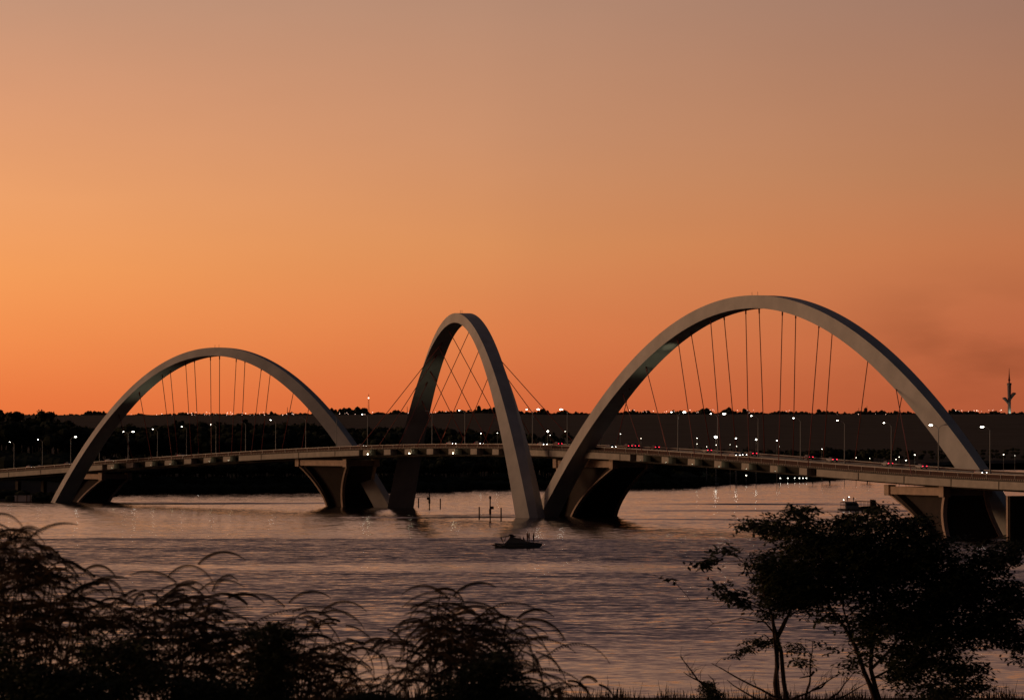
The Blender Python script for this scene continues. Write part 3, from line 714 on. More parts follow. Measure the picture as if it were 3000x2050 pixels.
# ------------------------------------------------------------------ lights beyond
def light_on_pole(x,y,D,r,m,label,group,name='shore_lamp',pole=True,proto={}):
    p=at(x,y,D); X,Dd=p[0],p[1]; z0=terr_at(X,D) if D>0 else 0
    z0=min(z0,p[2]-1.5)
    e=empty(name,(X,D,z0)); h=p[2]-z0
    if pole:
        mb=MB(); mb.tube([(0,0,-.5),(0,0,h)],[.16,.1],6); mb.build('pole',M['pole'],e)
    mb=MB(); mb.ball((0,-.2,h),r,0,8,(1.2,1,.8)); mb.build('lamp_head',M[m],e)
    tag(e,label,'lamp',group)
    return e
bright=[(493,1324,1900,.45,'below the leftmost cables of the left arch'),(537,1322,1900,.42,'below the left arch, second bright one'),(551,1313,1900,.22,'faint, above the second one'),(581,1320,1900,.6,'large one left of the left arch crown'),(597,1307,1900,.5,'just above the large one left of centre'),
 (666,1312,1900,.8,'brightest one under the left arch'),(681,1330,1850,.65,'warm one low beside the deck under the left arch'),(813,1297,1900,.28,'inside the right side of the left arch'),(935,1297,1950,.26,'beside the right leg of the left arch'),(981,1296,1900,.22,'at the right leg of the left arch'),
 (1120,1284,1900,.3,'just right of the left arch'),(1172,1272,1900,.42,'left of the far leg of the middle arch'),(1214,1277,1900,.32,'at the far leg of the middle arch'),(1409,1269,1900,.4,'centre of the middle arch'),(1457,1268,1900,.32,'right inside the middle arch'),(1605,1263,1900,.7,'large bright one between middle and right arches'),(1612,1274,1900,.25,'tiny one below the large bright one'),(1656,1264,1900,.42,'beside the small tree between the arches'),
 (1818,1271,1950,.3,'right of the right arch left leg'),(1878,1284,1950,.25,'above the anchors left inside the right arch'),(2042,1283,1950,.32,'left of the brightest one'),(2042,1300,1950,.24,'low one left of the brightest'),(2097,1280,1950,1.15,'brightest of all, starred, under the right arch'),(2098,1303,1950,.26,'small one directly below the brightest'),(2070,1308,1950,.2,'small one above the red-lit car'),(2155,1284,1950,.75,'second right of the brightest'),(2215,1287,1950,.62,'third right of the brightest'),(2276,1290,1950,.5,'fourth right of the brightest'),(2283,1308,1950,.22,'small one below the fourth'),
 (2139,1302,1950,.18,'dim one between first and second bright ones'),(2158,1307,1950,.2,'low dim one behind the white car'),(2408,1315,2000,.35,'above the low trees right of the crown'),(2474,1326,2000,.22,'behind the deck beside the sixth cable pair'),(2508,1340,2000,.25,'low one at the deck right of the low trees'),(2548,1342,2000,.25,'low one at the deck next to the right'),(2625,1345,2000,.3,'low one right of the lamp near the right leg'),(2634,1338,2000,.26,'just above its low neighbour near the right leg'),(2654,1348,2000,.38,'pinkish one left of the right leg'),(2663,1346,2000,.26,'twin of the pinkish one'),(2680,1332,2000,.45,'long bright one left of the right leg'),(2940,1331,2000,.4,'right of the last lamp post'),(2973,1334,2000,.16,'faint one at the right edge'),(32,1357,1650,.2,'dim one by the first lamp post at far left'),(50,1347,1650,.18,'dim one above it at far left'),(157,1351,1650,.2,'dim one between second and third lamp posts')]
for x,y,D,r,lb in bright:
    light_on_pole(x,y,D,r*.62,'lampbright' if r>.5 else 'shorelight','bright lamp on the far shore, '+lb,'lamps along the far shore')
# boat-level lights on the water's edge at the right
# town lights on the ridge
tl=[]
tmb=MB(); tmb.ball((0,0,0),1.0,0,6); tmesh=None
def town(x,y,r,label):
    global tmesh
    D=8870; p=at(x,y,D)
    if tmesh is None:
        o=tmb.build('town_light',M['town']); tmesh=o.data
    else:
        o=bpy.data.objects.new('town_light',tmesh); COL.objects.link(o)
    o.location=Vector(p); o.scale=(r,r,r)
    tag(o,label,'light','tiny town lights along the far ridge')
rt=np.random.default_rng(5)
for a,b,nn,y0,y1,lb in ((500,760,32,1207,1217,'tiny town light on the ridge behind the left arch cables'),(760,960,12,1208,1216,'tiny town light on the ridge right of the left arch crown'),
   (960,1120,8,1205,1216,'tiny town light on the ridge between the left and middle arches'),(1190,1330,5,1205,1213,'tiny town light on the ridge behind the middle arch'),(1840,2110,18,1199,1209,'tiny town light on the ridge left inside the right arch'),
   (2110,2330,6,1201,1209,'tiny town light on the ridge under the right arch crown'),(2790,2940,16,1200,1206,'tiny town light on the ridge between the right arch and the tower'),(380,500,6,1212,1228,'tiny town light on the ridge at the left arch left leg'),(2400,2600,6,1212,1216,'tiny town light on the ridge right inside the right arch')):
    for _ in range(nn): town(rt.uniform(a,b),rt.uniform(y0,y1),rt.uniform(.35,.85),lb)
light_on_pole(1991,1196,5000,.1,'shorelight','far lamp on the ridge slope','lamps along the far shore') if False else None

# lattice mast left of the middle arch
def mast(x,yb,yt,D,wd,label,m='towerred'):
    b=at(x,yb,D); t_=at(x,yt,D); h=t_[2]-b[2]; e=empty('radio_mast',b); tag(e,label,'mast')
    mb=MB(); k=14
    for cx,cy in ((-1,-1),(1,-1),(1,1),(-1,1)): mb.tube([(cx*wd,cy*wd,-5),(cx*wd*.35,cy*wd*.35,h*.93)],.22,4)
    for i in range(k):
        z0=h*.93*i/k; z1=h*.93*(i+1)/k; w0=wd*(1-.65*i/k); w1=wd*(1-.65*(i+1)/k)
        for a in (-1,1):
            mb.tube([(-w0,a*w0,z0),(w1,a*w1,z1)],.15,4); mb.tube([(w0,a*w0,z0),(-w1,a*w1,z1)],.15,4)
    mb.build('lattice',M[m],e)
    mb=MB(); mb.tube([(0,0,h*.9),(0,0,h)],.35,5); mb.build('antenna',M[m],e)
    return e,h
e,h=mast(1080,1216,1153,8900,2.2,'red and white lattice mast with a lamp on the ridge between left and middle arches')
mb=MB(); mb.ball((0,-2.5,h*.8),2.0,0,6); mb.build('beacon',M['town'],e)
mast(842,1216,1192,8900,1.0,'thin mast on the ridge at the right side inside the left arch')
mast(1193,1216,1190,8900,1.0,'thin mast on the ridge just left of the middle arch far leg')
mast(2540,1216,1188,8900,1.0,'thin mast on the ridge beside the seventh cable of the right arch')
mast(2516,1216,1194,8900,.8,'shorter thin mast on the ridge inside the right arch, left of the seventh cable')

# TV tower with two cups
b=at(2957,1213,9100); k=9100/F; e=empty('television_tower',b); tag(e,'slender concrete television tower with two flared cups and spire on the right skyline','tower')
sh=(1213-1122)*k
mb=MB(); mb.lathe((0,0,0),[(4.4,-10),(4.3,0),(4.1,sh*.25),(4.4,sh*.6),(5.0,sh*.92),(6.0,sh*.95),(6.2,sh),(2,sh+.5)],16); mb.build('shaft',M['tower'],e)
def cup(dx,ztop,zbot,r,name='cup'):
    mb=MB(); secs=[]
    for t in np.linspace(0,1,9):
        cx=dx*t**1.6; rr=1.6+(r-1.6)*t**1.8; z=zbot+(ztop-zbot)*t
        secs.append([(cx+rr*math.cos(q),rr*math.sin(q),z) for q in np.linspace(0,2*math.pi,14,endpoint=False)])
    secs.append([(dx+r*.7*math.cos(q),r*.7*math.sin(q),ztop+r*.38) for q in np.linspace(0,2*math.pi,14,endpoint=False)])
    secs.append([(dx+r*.15*math.cos(q),r*.15*math.sin(q),ztop+r*.5) for q in np.linspace(0,2*math.pi,14,endpoint=False)])
    mb.loft(secs); mb.build(name,M['tower'],e)
cup(-14*k,(1213-1167)*k,(1213-1193)*k,7.0*k)
cup(13.5*k,(1213-1153)*k,(1213-1183)*k,7.0*k)
mb=MB(); mb.lathe((0,0,0),[(1.9,sh),(1.9,sh+6*k),(3.0,sh+8*k),(3.0,sh+9.5*k),(2.2,sh+12*k),(1.7,sh+18*k),(1.0,sh+28*k),(.35,sh+44*k)],8); mb.build('spire',M['towerred'],e)
ld=bpy.data.lights.new('tower_floodlight','POINT'); ld.energy=5000; ld.color=(.7,1,.75); ld.shadow_soft_size=1
lo=bpy.data.objects.new('tower_floodlight',ld); COL.objects.link(lo); lo.location=Vector(b)+Vector((2,-11,2))

# ------------------------------------------------------------------ small structures on the water
# shed box at the far left shore, in place of bright water between posts
p=gp(66,1471); e=empty('water_gap_box',p); tag(e,'pale box in place of bright water between dark posts left of the left arch foot','stand_in')
mb=MB(); mb.box((0,1.4,1.3),(6.4,2.4,2.4)); mb.box((0,1.4,2.62),(6.9,2.9,.2)); mb.build('pale_box',M['pale'],e)
mb=MB()
for q in (-2.2,1.7,3.2): mb.box((q,-.1,1.5),(.28,.2,3.0))
mb.build('post',M['post'],e)
mb=MB(); mb.box((0,1,.2),(8,4,.3)); mb.build('platform',M['timber'],e)
# floating jetties at the right
def jetty(x0,x1,y,label,things=()):
    a=gp(x0,y); b_=gp(x1,y); c=(a+b_)/2; w=b_[0]-a[0]
    e=empty('jetty',c); tag(e,label,'jetty')
    mb=MB(); mb.box((0,0,.35),(w,2.5,.5)); mb.build('decking',M['timber'],e)
    mb=MB()
    for q in np.linspace(-w*.45,w*.45,6): mb.tube([(q,1,-1),(q,1,1.6)],.12,5)
    mb.build('post',M['timber'],e)
jetty(2020,2108,1424,'dark floating jetty low on the water, left one beyond the deck')
jetty(2303,2448,1408.5,'long low dark jetty on the water under the right arch')
def moored(x,y,L_,label,D=None):
    p=gp(x,y); e=empty('moored_boat',p); tag(e,label,'boat','boats moored at the far jetties')
    mb=MB(); mb.loft([[(u*L_/2,-w,.9+.25*abs(u)),(u*L_/2,w,.9+.25*abs(u)),(u*L_/2,w*.5,0),(u*L_/2,-w*.5,0)] for u,w in ((-1,1.0),(-.5,1.2),(.3,1.1),(.8,.5),(1,.05))]); mb.build('hull',M['hull'],e)
    mb=MB(); mb.box((-.3,0,1.7),(L_*.4,1.5,1.3),top=.8); mb.build('cabin',M['hull'],e)
    mb=MB(); mb.tube([(0,0,2.2),(0,0,3.0)],.05,4); mb.ball((0,0,3.1),.22,0,6); mb.build('mast_light',M['shorelight'],e)
for i,(x,y,l_) in enumerate(((2044,1419,7),(2060,1419.5,8),(2082,1419,9),(2400,1403.5,7),(2413,1404,9),(2428,1403.5,6))):
    moored(x,y,l_,['small pale boat moored left end of the left jetty','pale boat moored mid of the left jetty','pale boat moored right end of the left jetty','small pale boat moored left on the long jetty','pale boat with lamp moored mid on the long jetty','small pale boat moored right on the long jetty'][i])
for i,x in enumerate((2286,2308,2328,2342,2352,2362,2186)):
    y=1400 if i<6 else 1392
    light_on_pole(x,y,2080 if i<6 else 1990,.26,'shorelight','low white light at the water edge under the right arch, '+['leftmost of the row','second of the row','third of the row','fourth of the row','fifth of the row','rightmost of the row','alone left of the row'][i],'low lights at the far water edge',name='quay_light')
# navigation posts
def navpost(x,yb,yt,sign,label):
    p=gp(x,yb); h=(yb-yt)*p[1]/F; e=empty('navigation_post',p); tag(e,label,'post','navigation posts beside the bridge')
    mb=MB(); mb.tube([(0,0,-2),(0,0,h)],.22 if not sign else .2,8); mb.build('pile',M['post'],e)
    if sign:
        mb=MB(); mb.lathe((0,0,h*.93),[(.1,0),(.34,.1),(.34,.8),(.1,1.0)],8); mb.build('lantern',M['post'],e)
        mb=MB(); mb.box((-.35 if sign==1 else .5,-.25,h*.55),(1.3,.12,.9)); mb.tube([(0,-.2,h*.25),(0,-.2,h*.5)],.36,6); mb.build('sign_board',M['post'],e)
navpost(1226,1483,1458,0,'plain short post left of the far navigation mark')
navpost(1258,1487,1437,1,'taller navigation mark with lantern and board right of the middle arch far foot')
navpost(1290,1487,1460,0,'plain short post right of the far navigation mark')
navpost(1404,1516,1484,0,'plain post left of the near navigation mark')
navpost(1436,1523,1457,2,'taller navigation mark with lantern nearer the middle arch near foot')
navpost(1468,1520,1487,0,'plain post right of the near navigation mark')
navpost(1568,1508,1434,1,'navigation mark standing against the near foot of the middle arch')

# ------------------------------------------------------------------ people
def person(label,loc,h,pose,rz=0,group='people aboard the motor cruiser',col=None):
    """one skinned body; pose: dict of joint offsets"""
    P=dict(pelvis=(0,0,.53),waist=(0,0,.60),chest=(0,0,.72),neck=(0,0,.83),head=(0,.005,.885),top=(0,0,.965),
      lsh=(-.105,0,.805),lel=(-.135,.02,.64),lwr=(-.13,.06,.50),lhd=(-.128,.075,.445),
      rsh=(.105,0,.805),rel=(.135,.02,.64),rwr=(.13,.06,.50),rhd=(.128,.075,.445),
      lhip=(-.05,0,.51),lkn=(-.06,.01,.28),lan=(-.062,-.01,.045),lto=(-.066,.075,.018),
      rhip=(.05,0,.51),rkn=(.06,.01,.28),ran=(.062,-.01,.045),rto=(.066,.075,.018))
    P.update(pose)
    rad=dict(pelvis=.085,waist=.072,chest=.088,neck=.034,head=.052,top=.038,lsh=.042,lel=.028,lwr=.02,lhd=.022,rsh=.042,rel=.028,rwr=.02,rhd=.022,
      lhip=.058,lkn=.038,lan=.025,lto=.022,rhip=.058,rkn=.038,ran=.025,rto=.022)
    names=list(P); E=[('pelvis','waist'),('waist','chest'),('chest','neck'),('neck','head'),('head','top'),('chest','lsh'),('lsh','lel'),('lel','lwr'),('lwr','lhd'),
       ('chest','rsh'),('rsh','rel'),('rel','rwr'),('rwr','rhd'),('pelvis','lhip'),('lhip','lkn'),('lkn','lan'),('lan','lto'),('pelvis','rhip'),('rhip','rkn'),('rkn','ran'),('ran','rto')]
    me=bpy.data.meshes.new('person'); me.from_pydata([[q*h for q in P[n_]] for n_ in names],[(names.index(a),names.index(b_)) for a,b_ in E],[])
    o=bpy.data.objects.new('person',me); COL.objects.link(o)
    md=o.modifiers.new('Skin','SKIN'); sv=me.skin_vertices[0].data
    for i,n_ in enumerate(names): sv[i].radius=(rad[n_]*h*1.2,rad[n_]*h*1.0); sv[i].use_root=(n_=='pelvis')
    o.modifiers.new('sub','SUBSURF').levels=1; o.modifiers['sub'].render_levels=1
    me.materials.append(M['skin']); o.location=Vector([float(q) for q in loc]); o.rotation_euler=(0,0,rz)
    tag(o,label,'person',group); return o

# ------------------------------------------------------------------ motor cruiser
bp=gp(1516,1604); BL=135*bp[1]/F
e=empty('motor_cruiser',bp); tag(e,'dark motor cruiser with canopy and people on its bow, crossing the lake below the bridge','boat')
def U(px,py): # boat coordinates from the close-up picture (12.91 px per photo px)
    return ((px/12.91+1430-1516)*bp[1]/F, (1604-(py/12.91+1530))*bp[1]/F)
hs=[(250,760,930,1.35),(300,770,960,1.4),(640,800,965,1.5),(1000,790,968,1.5),(1400,760,968,1.35),(1700,750,965,1.0),(1880,760,950,.6),(1990,780,860,.25),(2040,785,800,.05)]
mb=MB(); secs=[]
for px,yt,yb,w in hs:
    x,zt=U(px,yt); _,zb=U(px,yb); zb=min(zb,.15) if px<1850 else zb
    secs.append([(x,-w,zt),(x,w,zt),(x,w*.92,(zt+zb)/2),(x,w*.55,zb-.35),(x,-w*.55,zb-.35),(x,-w*.92,(zt+zb)/2)])
mb.loft(secs); mb.build('hull',M['hulldk'],e,False)
def UU(pts): return [U(*p) for p in pts]
def extr(pts,w,name,m,w2=None):
    mb=MB(); P2=UU(pts); w2=w2 or w
    mb.loft([[(x,-w,z) for x,z in P2],[(x,w,z) for x,z in P2]]); return mb.build(name,m,e)
extr([(600,800),(720,690),(820,560),(1000,560),(1250,610),(1420,690),(1650,745),(1650,800)],.95,'cabin',M['hulldk'])
extr([(760,480),(820,445),(930,450),(990,500),(1080,505),(980,545),(900,560),(830,560),(815,490)],1.15,'hardtop',M['canvas'])
extr([(500,550),(690,505),(800,510),(800,528),(690,530),(500,566)],1.1,'canopy',M['canvas'])
mb=MB()
for sd in (-1.05,1.05):
    for a,b_ in (((470,560),(560,740)),((500,560),(580,790)),((690,520),(600,720)),((460,575),(500,555))):
        q=U(*a); r=U(*b_); mb.tube([(q[0],sd,q[1]),(r[0],sd,r[1])],.06,5)
mb.build('canopy_frame',M['canvas'],e)
mb=MB(); a=U(1010,560); b_=U(1180,600); mb.loft([[(a[0],-.8,a[1]),(a[0],.8,a[1]),(a[0]-.1,.8,a[1]-.3),(a[0]-.1,-.8,a[1]-.3)],[(b_[0],-.9,b_[1]-.35),(b_[0],.9,b_[1]-.35),(b_[0]-.1,.9,b_[1]-.5),(b_[0]-.1,-.9,b_[1]-.5)]]); mb.build('windshield',M['glass'],e)
mb=MB()
for p1,p2 in (((340,845),(500,885)),((480,820),(630,855))):
    q=U(*p1); r=U(*p2); mb.tube([(q[0],-1.52,q[1]),(r[0],-1.54,r[1])],.09,6)
mb.build('stern_rail',M['rail'],e)
mb=MB(); q=U(300,850); mb.box((q[0]-.2,0,q[1]),(1.3,2.7,.25)); mb.build('swim_platform',M['plat'],e)
mb=MB()
for sd in (-1,1):
    pts=[(1500,700,.95),(1700,680,.8),(1860,690,.55),(2050,750,.05)]
    mb.tube([(U(a,b_)[0],sd*w,U(a,b_)[1]) for a,b_,w in pts],.035,5)
    for a,b_,w in pts: mb.tube([(U(a,b_)[0],sd*w,U(a,b_)[1]),(U(a,b_)[0],sd*w,U(a,b_)[1]-.45)],.03,4)
mb.build('bow_rail',M['rail'],e)
mb=MB(); q=U(860,740); mb.loft([[(U(700,770)[0],-1.53,U(700,770)[1]),(U(1500,760)[0],-1.42,U(1500,760)[1]),(U(1500,790)[0],-1.45,U(1500,790)[1]),(U(700,800)[0],-1.55,U(700,800)[1])],[(U(700,770)[0],-1.50,U(700,770)[1]),(U(1500,760)[0],-1.38,U(1500,760)[1]),(U(1500,790)[0],-1.40,U(1500,790)[1]),(U(700,800)[0],-1.50,U(700,800)[1])]]); mb.build('side_window',M['glass'],e)
def onboat(px,py,y=0): q=U(px,py); return (bp[0]+q[0],bp[1]+y,q[1])
ph=(740-375)/12.91*bp[1]/F
person('person standing leftmost on the cruiser bow, leaning toward the next one',onboat(1485,712,.1),ph*1.0,dict(rel=(.16,.06,.66),rwr=(.2,.12,.72),rhd=(.21,.15,.76)),R(-60))
person('person standing second on the cruiser bow, elbow bent outward',onboat(1552,735,-.2),ph*1.02,dict(rel=(.17,.04,.68),rwr=(.10,.12,.60),rhd=(.06,.14,.60)),R(80))
person('person in a long loose shirt standing farthest forward on the bow',onboat(1725,745,0),ph*1.02,dict(lkn=(-.07,.04,.28),lan=(-.09,.06,.045),lto=(-.09,.15,.018)),R(75))
sit=dict(lkn=(-.07,.22,.48),lan=(-.07,.24,.26),lto=(-.07,.32,.24),rkn=(.07,.22,.48),ran=(.07,.24,.26),rto=(.07,.32,.24),lhip=(-.05,.02,.50),rhip=(.05,.02,.50),lel=(-.14,.05,.64),lwr=(-.10,.17,.56),lhd=(-.09,.21,.55),rel=(.14,.05,.64),rwr=(.10,.17,.56),rhd=(.09,.21,.55))
for px,py,lb in ((1135,545,'person seated by the helm of the cruiser, leftmost of the seated three'),(1205,525,'person seated in the middle of the cruiser foredeck, second of the seated three'),(1335,525,'person seated nearest to the standing group on the cruiser')):
    q=U(px,py); hgt=1.75; person(lb,(bp[0]+q[0],bp[1]+.2,q[1]-.965*hgt),hgt,sit,R(-70))

# ------------------------------------------------------------------ two-deck party boat behind the tree
bq=gp(2512,1494.5); kx=bq[1]/F
e=empty('tour_boat',bq); tag(e,'two-deck tour boat with lamps seen just above the foreground tree','boat')
def V2(px,py): return ((px/13.67+2430-2512)*kx,(1494.5-(py/13.67+1430))*kx)
mb=MB(); secs=[]
for px,yt,w in ((330,800,1.2),(420,810,2.2),(700,815,2.6),(1500,815,2.6),(2000,800,2.2),(2090,790,1.0)):
    x,z=V2(px,yt); secs.append([(x,-w,z),(x,w,z),(x,w*.8,-.3),(x,-w*.8,-.3)])
mb.loft(secs); mb.build('hull',M['bhullgrey'],e)
def ex2(pts,w,name,m):
    mb=MB(); P2=[V2(*p) for p in pts]; mb.loft([[(x,-w,z) for x,z in P2],[(x,w,z) for x,z in P2]]); return mb.build(name,m,e)
ex2([(640,850),(650,530),(1060,530),(1150,640),(1160,850)],2.1,'wheelhouse',M['bhullgrey'])
ex2([(1040,520),(1040,495),(1700,520),(1700,545)],2.4,'roof',M['canvas'])
ex2([(1640,850),(1650,440),(1830,470),(1860,680),(1900,700),(2020,710),(2040,850)],2.2,'stern_cabin',M['canvas'])
ex2([(1150,850),(1150,740),(1650,700),(1650,850)],2.2,'bulwark',M['canvas'])
ex2([(440,560),(440,540),(650,520),(650,545)],2.0,'fore_canopy',M['rail'])
mb=MB()
for px in (450,560,640):
    for sd in (-1.9,1.9): q=V2(px,560); r=V2(px,830); mb.tube([(q[0],sd,q[1]),(r[0],sd,r[1])],.07,5)
for px in (1250,1400,1550):
    for sd in (-2.3,2.3): q=V2(px,520); r=V2(px,760); mb.tube([(q[0],sd,q[1]),(r[0],sd,r[1])],.06,5)
for sd in (-1.9,1.9): q=V2(450,680); r=V2(640,680); mb.tube([(q[0],sd,q[1]),(r[0],sd,r[1])],.05,5)
mb.build('railing',M['rail'],e)
mb=MB(); mb.box((V2(700,640)[0]+.8,-2.12,V2(700,640)[1]),(2.5,.06,.7)); mb.box((V2(1000,640)[0],-2.12,V2(700,640)[1]),(1.2,.06,.7)); mb.build('window',M['glass'],e)
for px,py in ((570,460),(785,345)):
    q=V2(px,py); mb=MB(); mb.tube([(q[0],0,q[1]),(q[0],0,V2(px,560)[1])],.05,5); pl=mb.build('light_mast',M['pole'],e)
    mb=MB(); mb.ball((q[0],0,q[1]),.15,0,8); mb.build('lamp',M['shorelight'],pl)
def onb2(px,py): q=V2(px,py); return (bq[0]+q[0],bq[1]-.8,q[1])
person('dark figure standing on the tour boat upper deck, left of two',onb2(715,530) ,1.75,{},R(60),'people on the tour boat')
person('dark figure standing on the tour boat upper deck, right of two',onb2(955,530),1.8,{},R(-50),'people on the tour boat')

# ------------------------------------------------------------------ near bank
def bankz(x,y):
    z=np.interp(y,[-60,0,20,50,100,200,300,338,352,372],[25,24.0,22.4,19.3,14.2,6.6,2.0,.75,.15,-1.6])
    return z
nx=60; ys=np.array([-60,-20,0,8,16,26,38,50,65,82,100,125,150,180,210,240,270,300,318,330,340,348,356,366,380])
V=[]
for y in ys:
    for x in np.linspace(-1,1,nx):
        X=x*(60+y*.9); z=bankz(X,y)+ .5*noise.noise(Vector((X*.05,y*.05,0)))*(1 if y<300 else .25)
        yy=y+ (4*noise.noise(Vector((X*.04,0,5))) if y>300 else 0)
        V.append((X,yy,z))
mb=MB(); mb.add(V,[(i*nx+j,i*nx+j+1,(i+1)*nx+j+1,(i+1)*nx+j) for i in range(len(ys)-1) for j in range(nx-1)])
tag(mb.build('ground',M['ground'],smooth=True),kind='structure')
# reeds on the waterline
r3=np.random.default_rng(21); Q=[]
for _ in range(3400):
    x=r3.uniform(700,3000); D=r3.uniform(334,350); X=(x-CX)/F*D
    cl=noise.noise(Vector((X*.35,0,0)))
    if cl+.5*noise.noise(Vector((X*.08,4,0)))<r3.uniform(-.45,.15): continue
    h=r3.uniform(.3,1.1)*(1.0+.8*max(cl,-.3))+ (1.0 if r3.random()<.035 else 0)
    if x<1500: h*=1.15
    z0=bankz(X,D)-.1; w=r3.uniform(.02,.045); lx=(r3.random()-.5)*.5*h; ly=r3.uniform(-.1,.1)
    Q.append([(X-w,D,z0),(X+w,D,z0),(X+lx+w*.3,D+ly,z0+h),(X+lx-w*.3,D+ly,z0+h)])
mb=MB(); mb.quads(Q); tag(mb.build('reeds',M['reed']),'thin brown reeds and grass stalks along the near waterline','reeds',kind='stuff')
r3=np.random.default_rng(22); Q=[]
for _ in range(9000):   # grass over the near bank (below the frame, seen from beside)
    X=r3.uniform(-40,40); D=r3.uniform(8,110); z0=bankz(X,D); h=r3.uniform(.15,.4); w=.02; lx=r3.uniform(-.1,.1)
    Q.append([(X-w,D,z0-.1),(X+w,D,z0-.1),(X+lx,D,z0+h),(X+lx-.005,D,z0+h)])
mb=MB(); mb.quads(Q); tag(mb.build('grass',M['reed']),'dark grass on the near bank','grass',kind='stuff')

# ------------------------------------------------------------------ arching shrubs at left
def frond(Q,T,base,azm,Lf,up0,bend,rr):
    """one arching pinnate frond: rachis plus drooping leaflets"""
    n=13; p=np.array(base,float); pts=[p.copy()]; th=up0
    dirs=np.array([math.cos(azm),math.sin(azm)])
    for i in range(n):
        th=up0-bend*((i+1)/n)**1.05
        st=Lf/n; p=p+np.array([dirs[0]*math.cos(th)*st,dirs[1]*math.cos(th)*st,math.sin(th)*st]); pts.append(p.copy())
    pts=np.array(pts); side=np.array([-dirs[1],dirs[0],0])
    T.append((pts,rr))
    for i in range(1,n+1):
        a=pts[i-1]; b=pts[i]; t=(b-a)/np.linalg.norm(b-a)
        f=i/n; ll=(.044*math.sin(math.pi*min(.97,.12+.85*f))**.6+.006)
        for k in (0,.5):
            q=a+(b-a)*k
            for sg in (-1,1):
                d=side*sg*.55+t*.55+np.array([0,0,-.62]); d/=np.linalg.norm(d)
                w=t*.0085
                Q.append([q-w,q+w,q+d*ll+w*.5,q+d*ll-w*.6])
def shrub(name,label,px_clusters,D0,base_px,seed,dens=8,Lrange=(.5,.95),leafmass=(),stems=True,dspread=1.6):
    r=np.random.default_rng(seed)
    base=at(base_px,2050,D0); bz=bankz(base[0],D0)
    e=empty(name,(base[0],D0,bz)); tag(e,label,'shrub','arching shrubs on the near bank')
    Q=[];T=[]; st=MB(); O=np.array([base[0],D0,bz])
    for (cx,cy,k) in px_clusters:
        D=D0+r.uniform(-dspread,dspread); c=at(cx,cy,D)
        # curved stem to the cluster
        if stems:
            root=O+np.array([r.uniform(-.6,.6),r.uniform(-.6,.6),-.2]); mid=(root*.45+c*.55)+np.array([(O[0]-c[0])*.25,0,.12*np.linalg.norm(c-root)])
            pts=[(1-t)**2*root+2*t*(1-t)*mid+t*t*c for t in np.linspace(0,1,8)]
            st.tube(pts,list(np.linspace(.018,.005,8)),5)
        m=max(1,int(round(dens*k)))
        for _ in range(m):
            a=r.uniform(0,2*math.pi); Lf=r.uniform(*Lrange)*(.7+.3*k)
            # favour fronds spread across the view
            if r.random()<.6: a=(0 if r.random()<.5 else math.pi)+r.normal()*.5
            frond(Q,T,c+r.normal(size=3)*np.array([.15,.15,.10]),a,Lf,r.uniform(-.2,1.0),r.uniform(1.1,2.0),.004)
    fb_=MB(); fb_.quads(np.array(Q)-O)
    for pts,rr in T: fb_.tube([q-O for q in pts],list(np.linspace(.0065,.003,len(pts))),3,caps=False)
    fb_.build('frond',M['frond'],e)
    if st.v: 
        st.v=[v-O for v in st.v]; st.build('stem',M['bark'],e)
    return e,r
def clus(profile,n,seed,x0,x1,depth,rows=None,k=(.7,1.1)):
    r=np.random.default_rng(seed); out=[]
    px=[p[0] for p in profile]; py=[p[1] for p in profile]
    for _ in range(n):
        x=r.uniform(x0,x1); yt=np.interp(x,px,py); out.append((x,yt+25+depth*(r.random()**1.1),r.uniform(*k)))
    return out
prof=[(-80,1530),(0,1560),(60,1590),(130,1640),(200,1720),(280,1810),(340,1860),(390,1800),(440,1745),(530,1735),(600,1775),(650,1830),(720,1850),(800,1830),(880,1845),(960,1870),(1010,1895),(1080,1930),(1150,1900),(1200,1850),(1240,1790),(1330,1810),(1420,1830),(1480,1830),(1540,1880),(1590,1930),(1640,1990),(1700,2040)]
shrub('arching_shrub','tall arching-frond shrub filling the bottom left corner',
   [(-20,1560,1),(20,1580,1),(40,1545,.5),(70,1610,.8),(110,1655,.7),(150,1690,.7),(225,1680,.45),(250,1700,.5),(160,1740,.8),(60,1680,1),(0,1650,1),(240,1800,.6)]+clus(prof,44,31,-80,300,330),38,60,41)
shrub('arching_shrub','arching-frond shrub second from the left, its tips lowest against the water',
   [(420,1740,.5),(460,1735,.5),(500,1765,.7),(540,1730,.6),(570,1745,.5),(620,1740,.4),(660,1760,.35),(590,1790,.6),(400,1800,.7),(450,1810,.8)]+clus(prof,40,32,330,700,250),40,500,42)
shrub('arching_shrub','arching-frond shrub in the middle with orange water showing between its stems',
   [(860,1800,.5),(900,1815,.6),(940,1820,.5),(980,1850,.5),(1040,1880,.5),(1090,1890,.4)]+clus(prof,46,33,680,1150,150,k=(.45,.85)),42,850,43)
shrub('arching_shrub','rounded arching-frond shrub right of centre with one high curled tip',
   [(1290,1735,.3),(1310,1765,.5),(1260,1775,.4),(1330,1800,.6),(1250,1830,.6),(1400,1815,.7),(1450,1810,.9),(1480,1830,.9),(1510,1855,.7),(1540,1890,.5),(1370,1850,.8),(1310,1840,.8)]+clus(prof,34,34,1190,1560,170,k=(.5,.9)),41,1270,44)
shrub('arching_shrub','low sparse arching shrub at the bottom edge right of the rounded one',
   [(1600,2005,.35),(1650,2010,.3),(1700,2015,.3),(1740,2020,.3),(1560,2000,.35)],43,1640,45,dens=8,Lrange=(.35,.6))

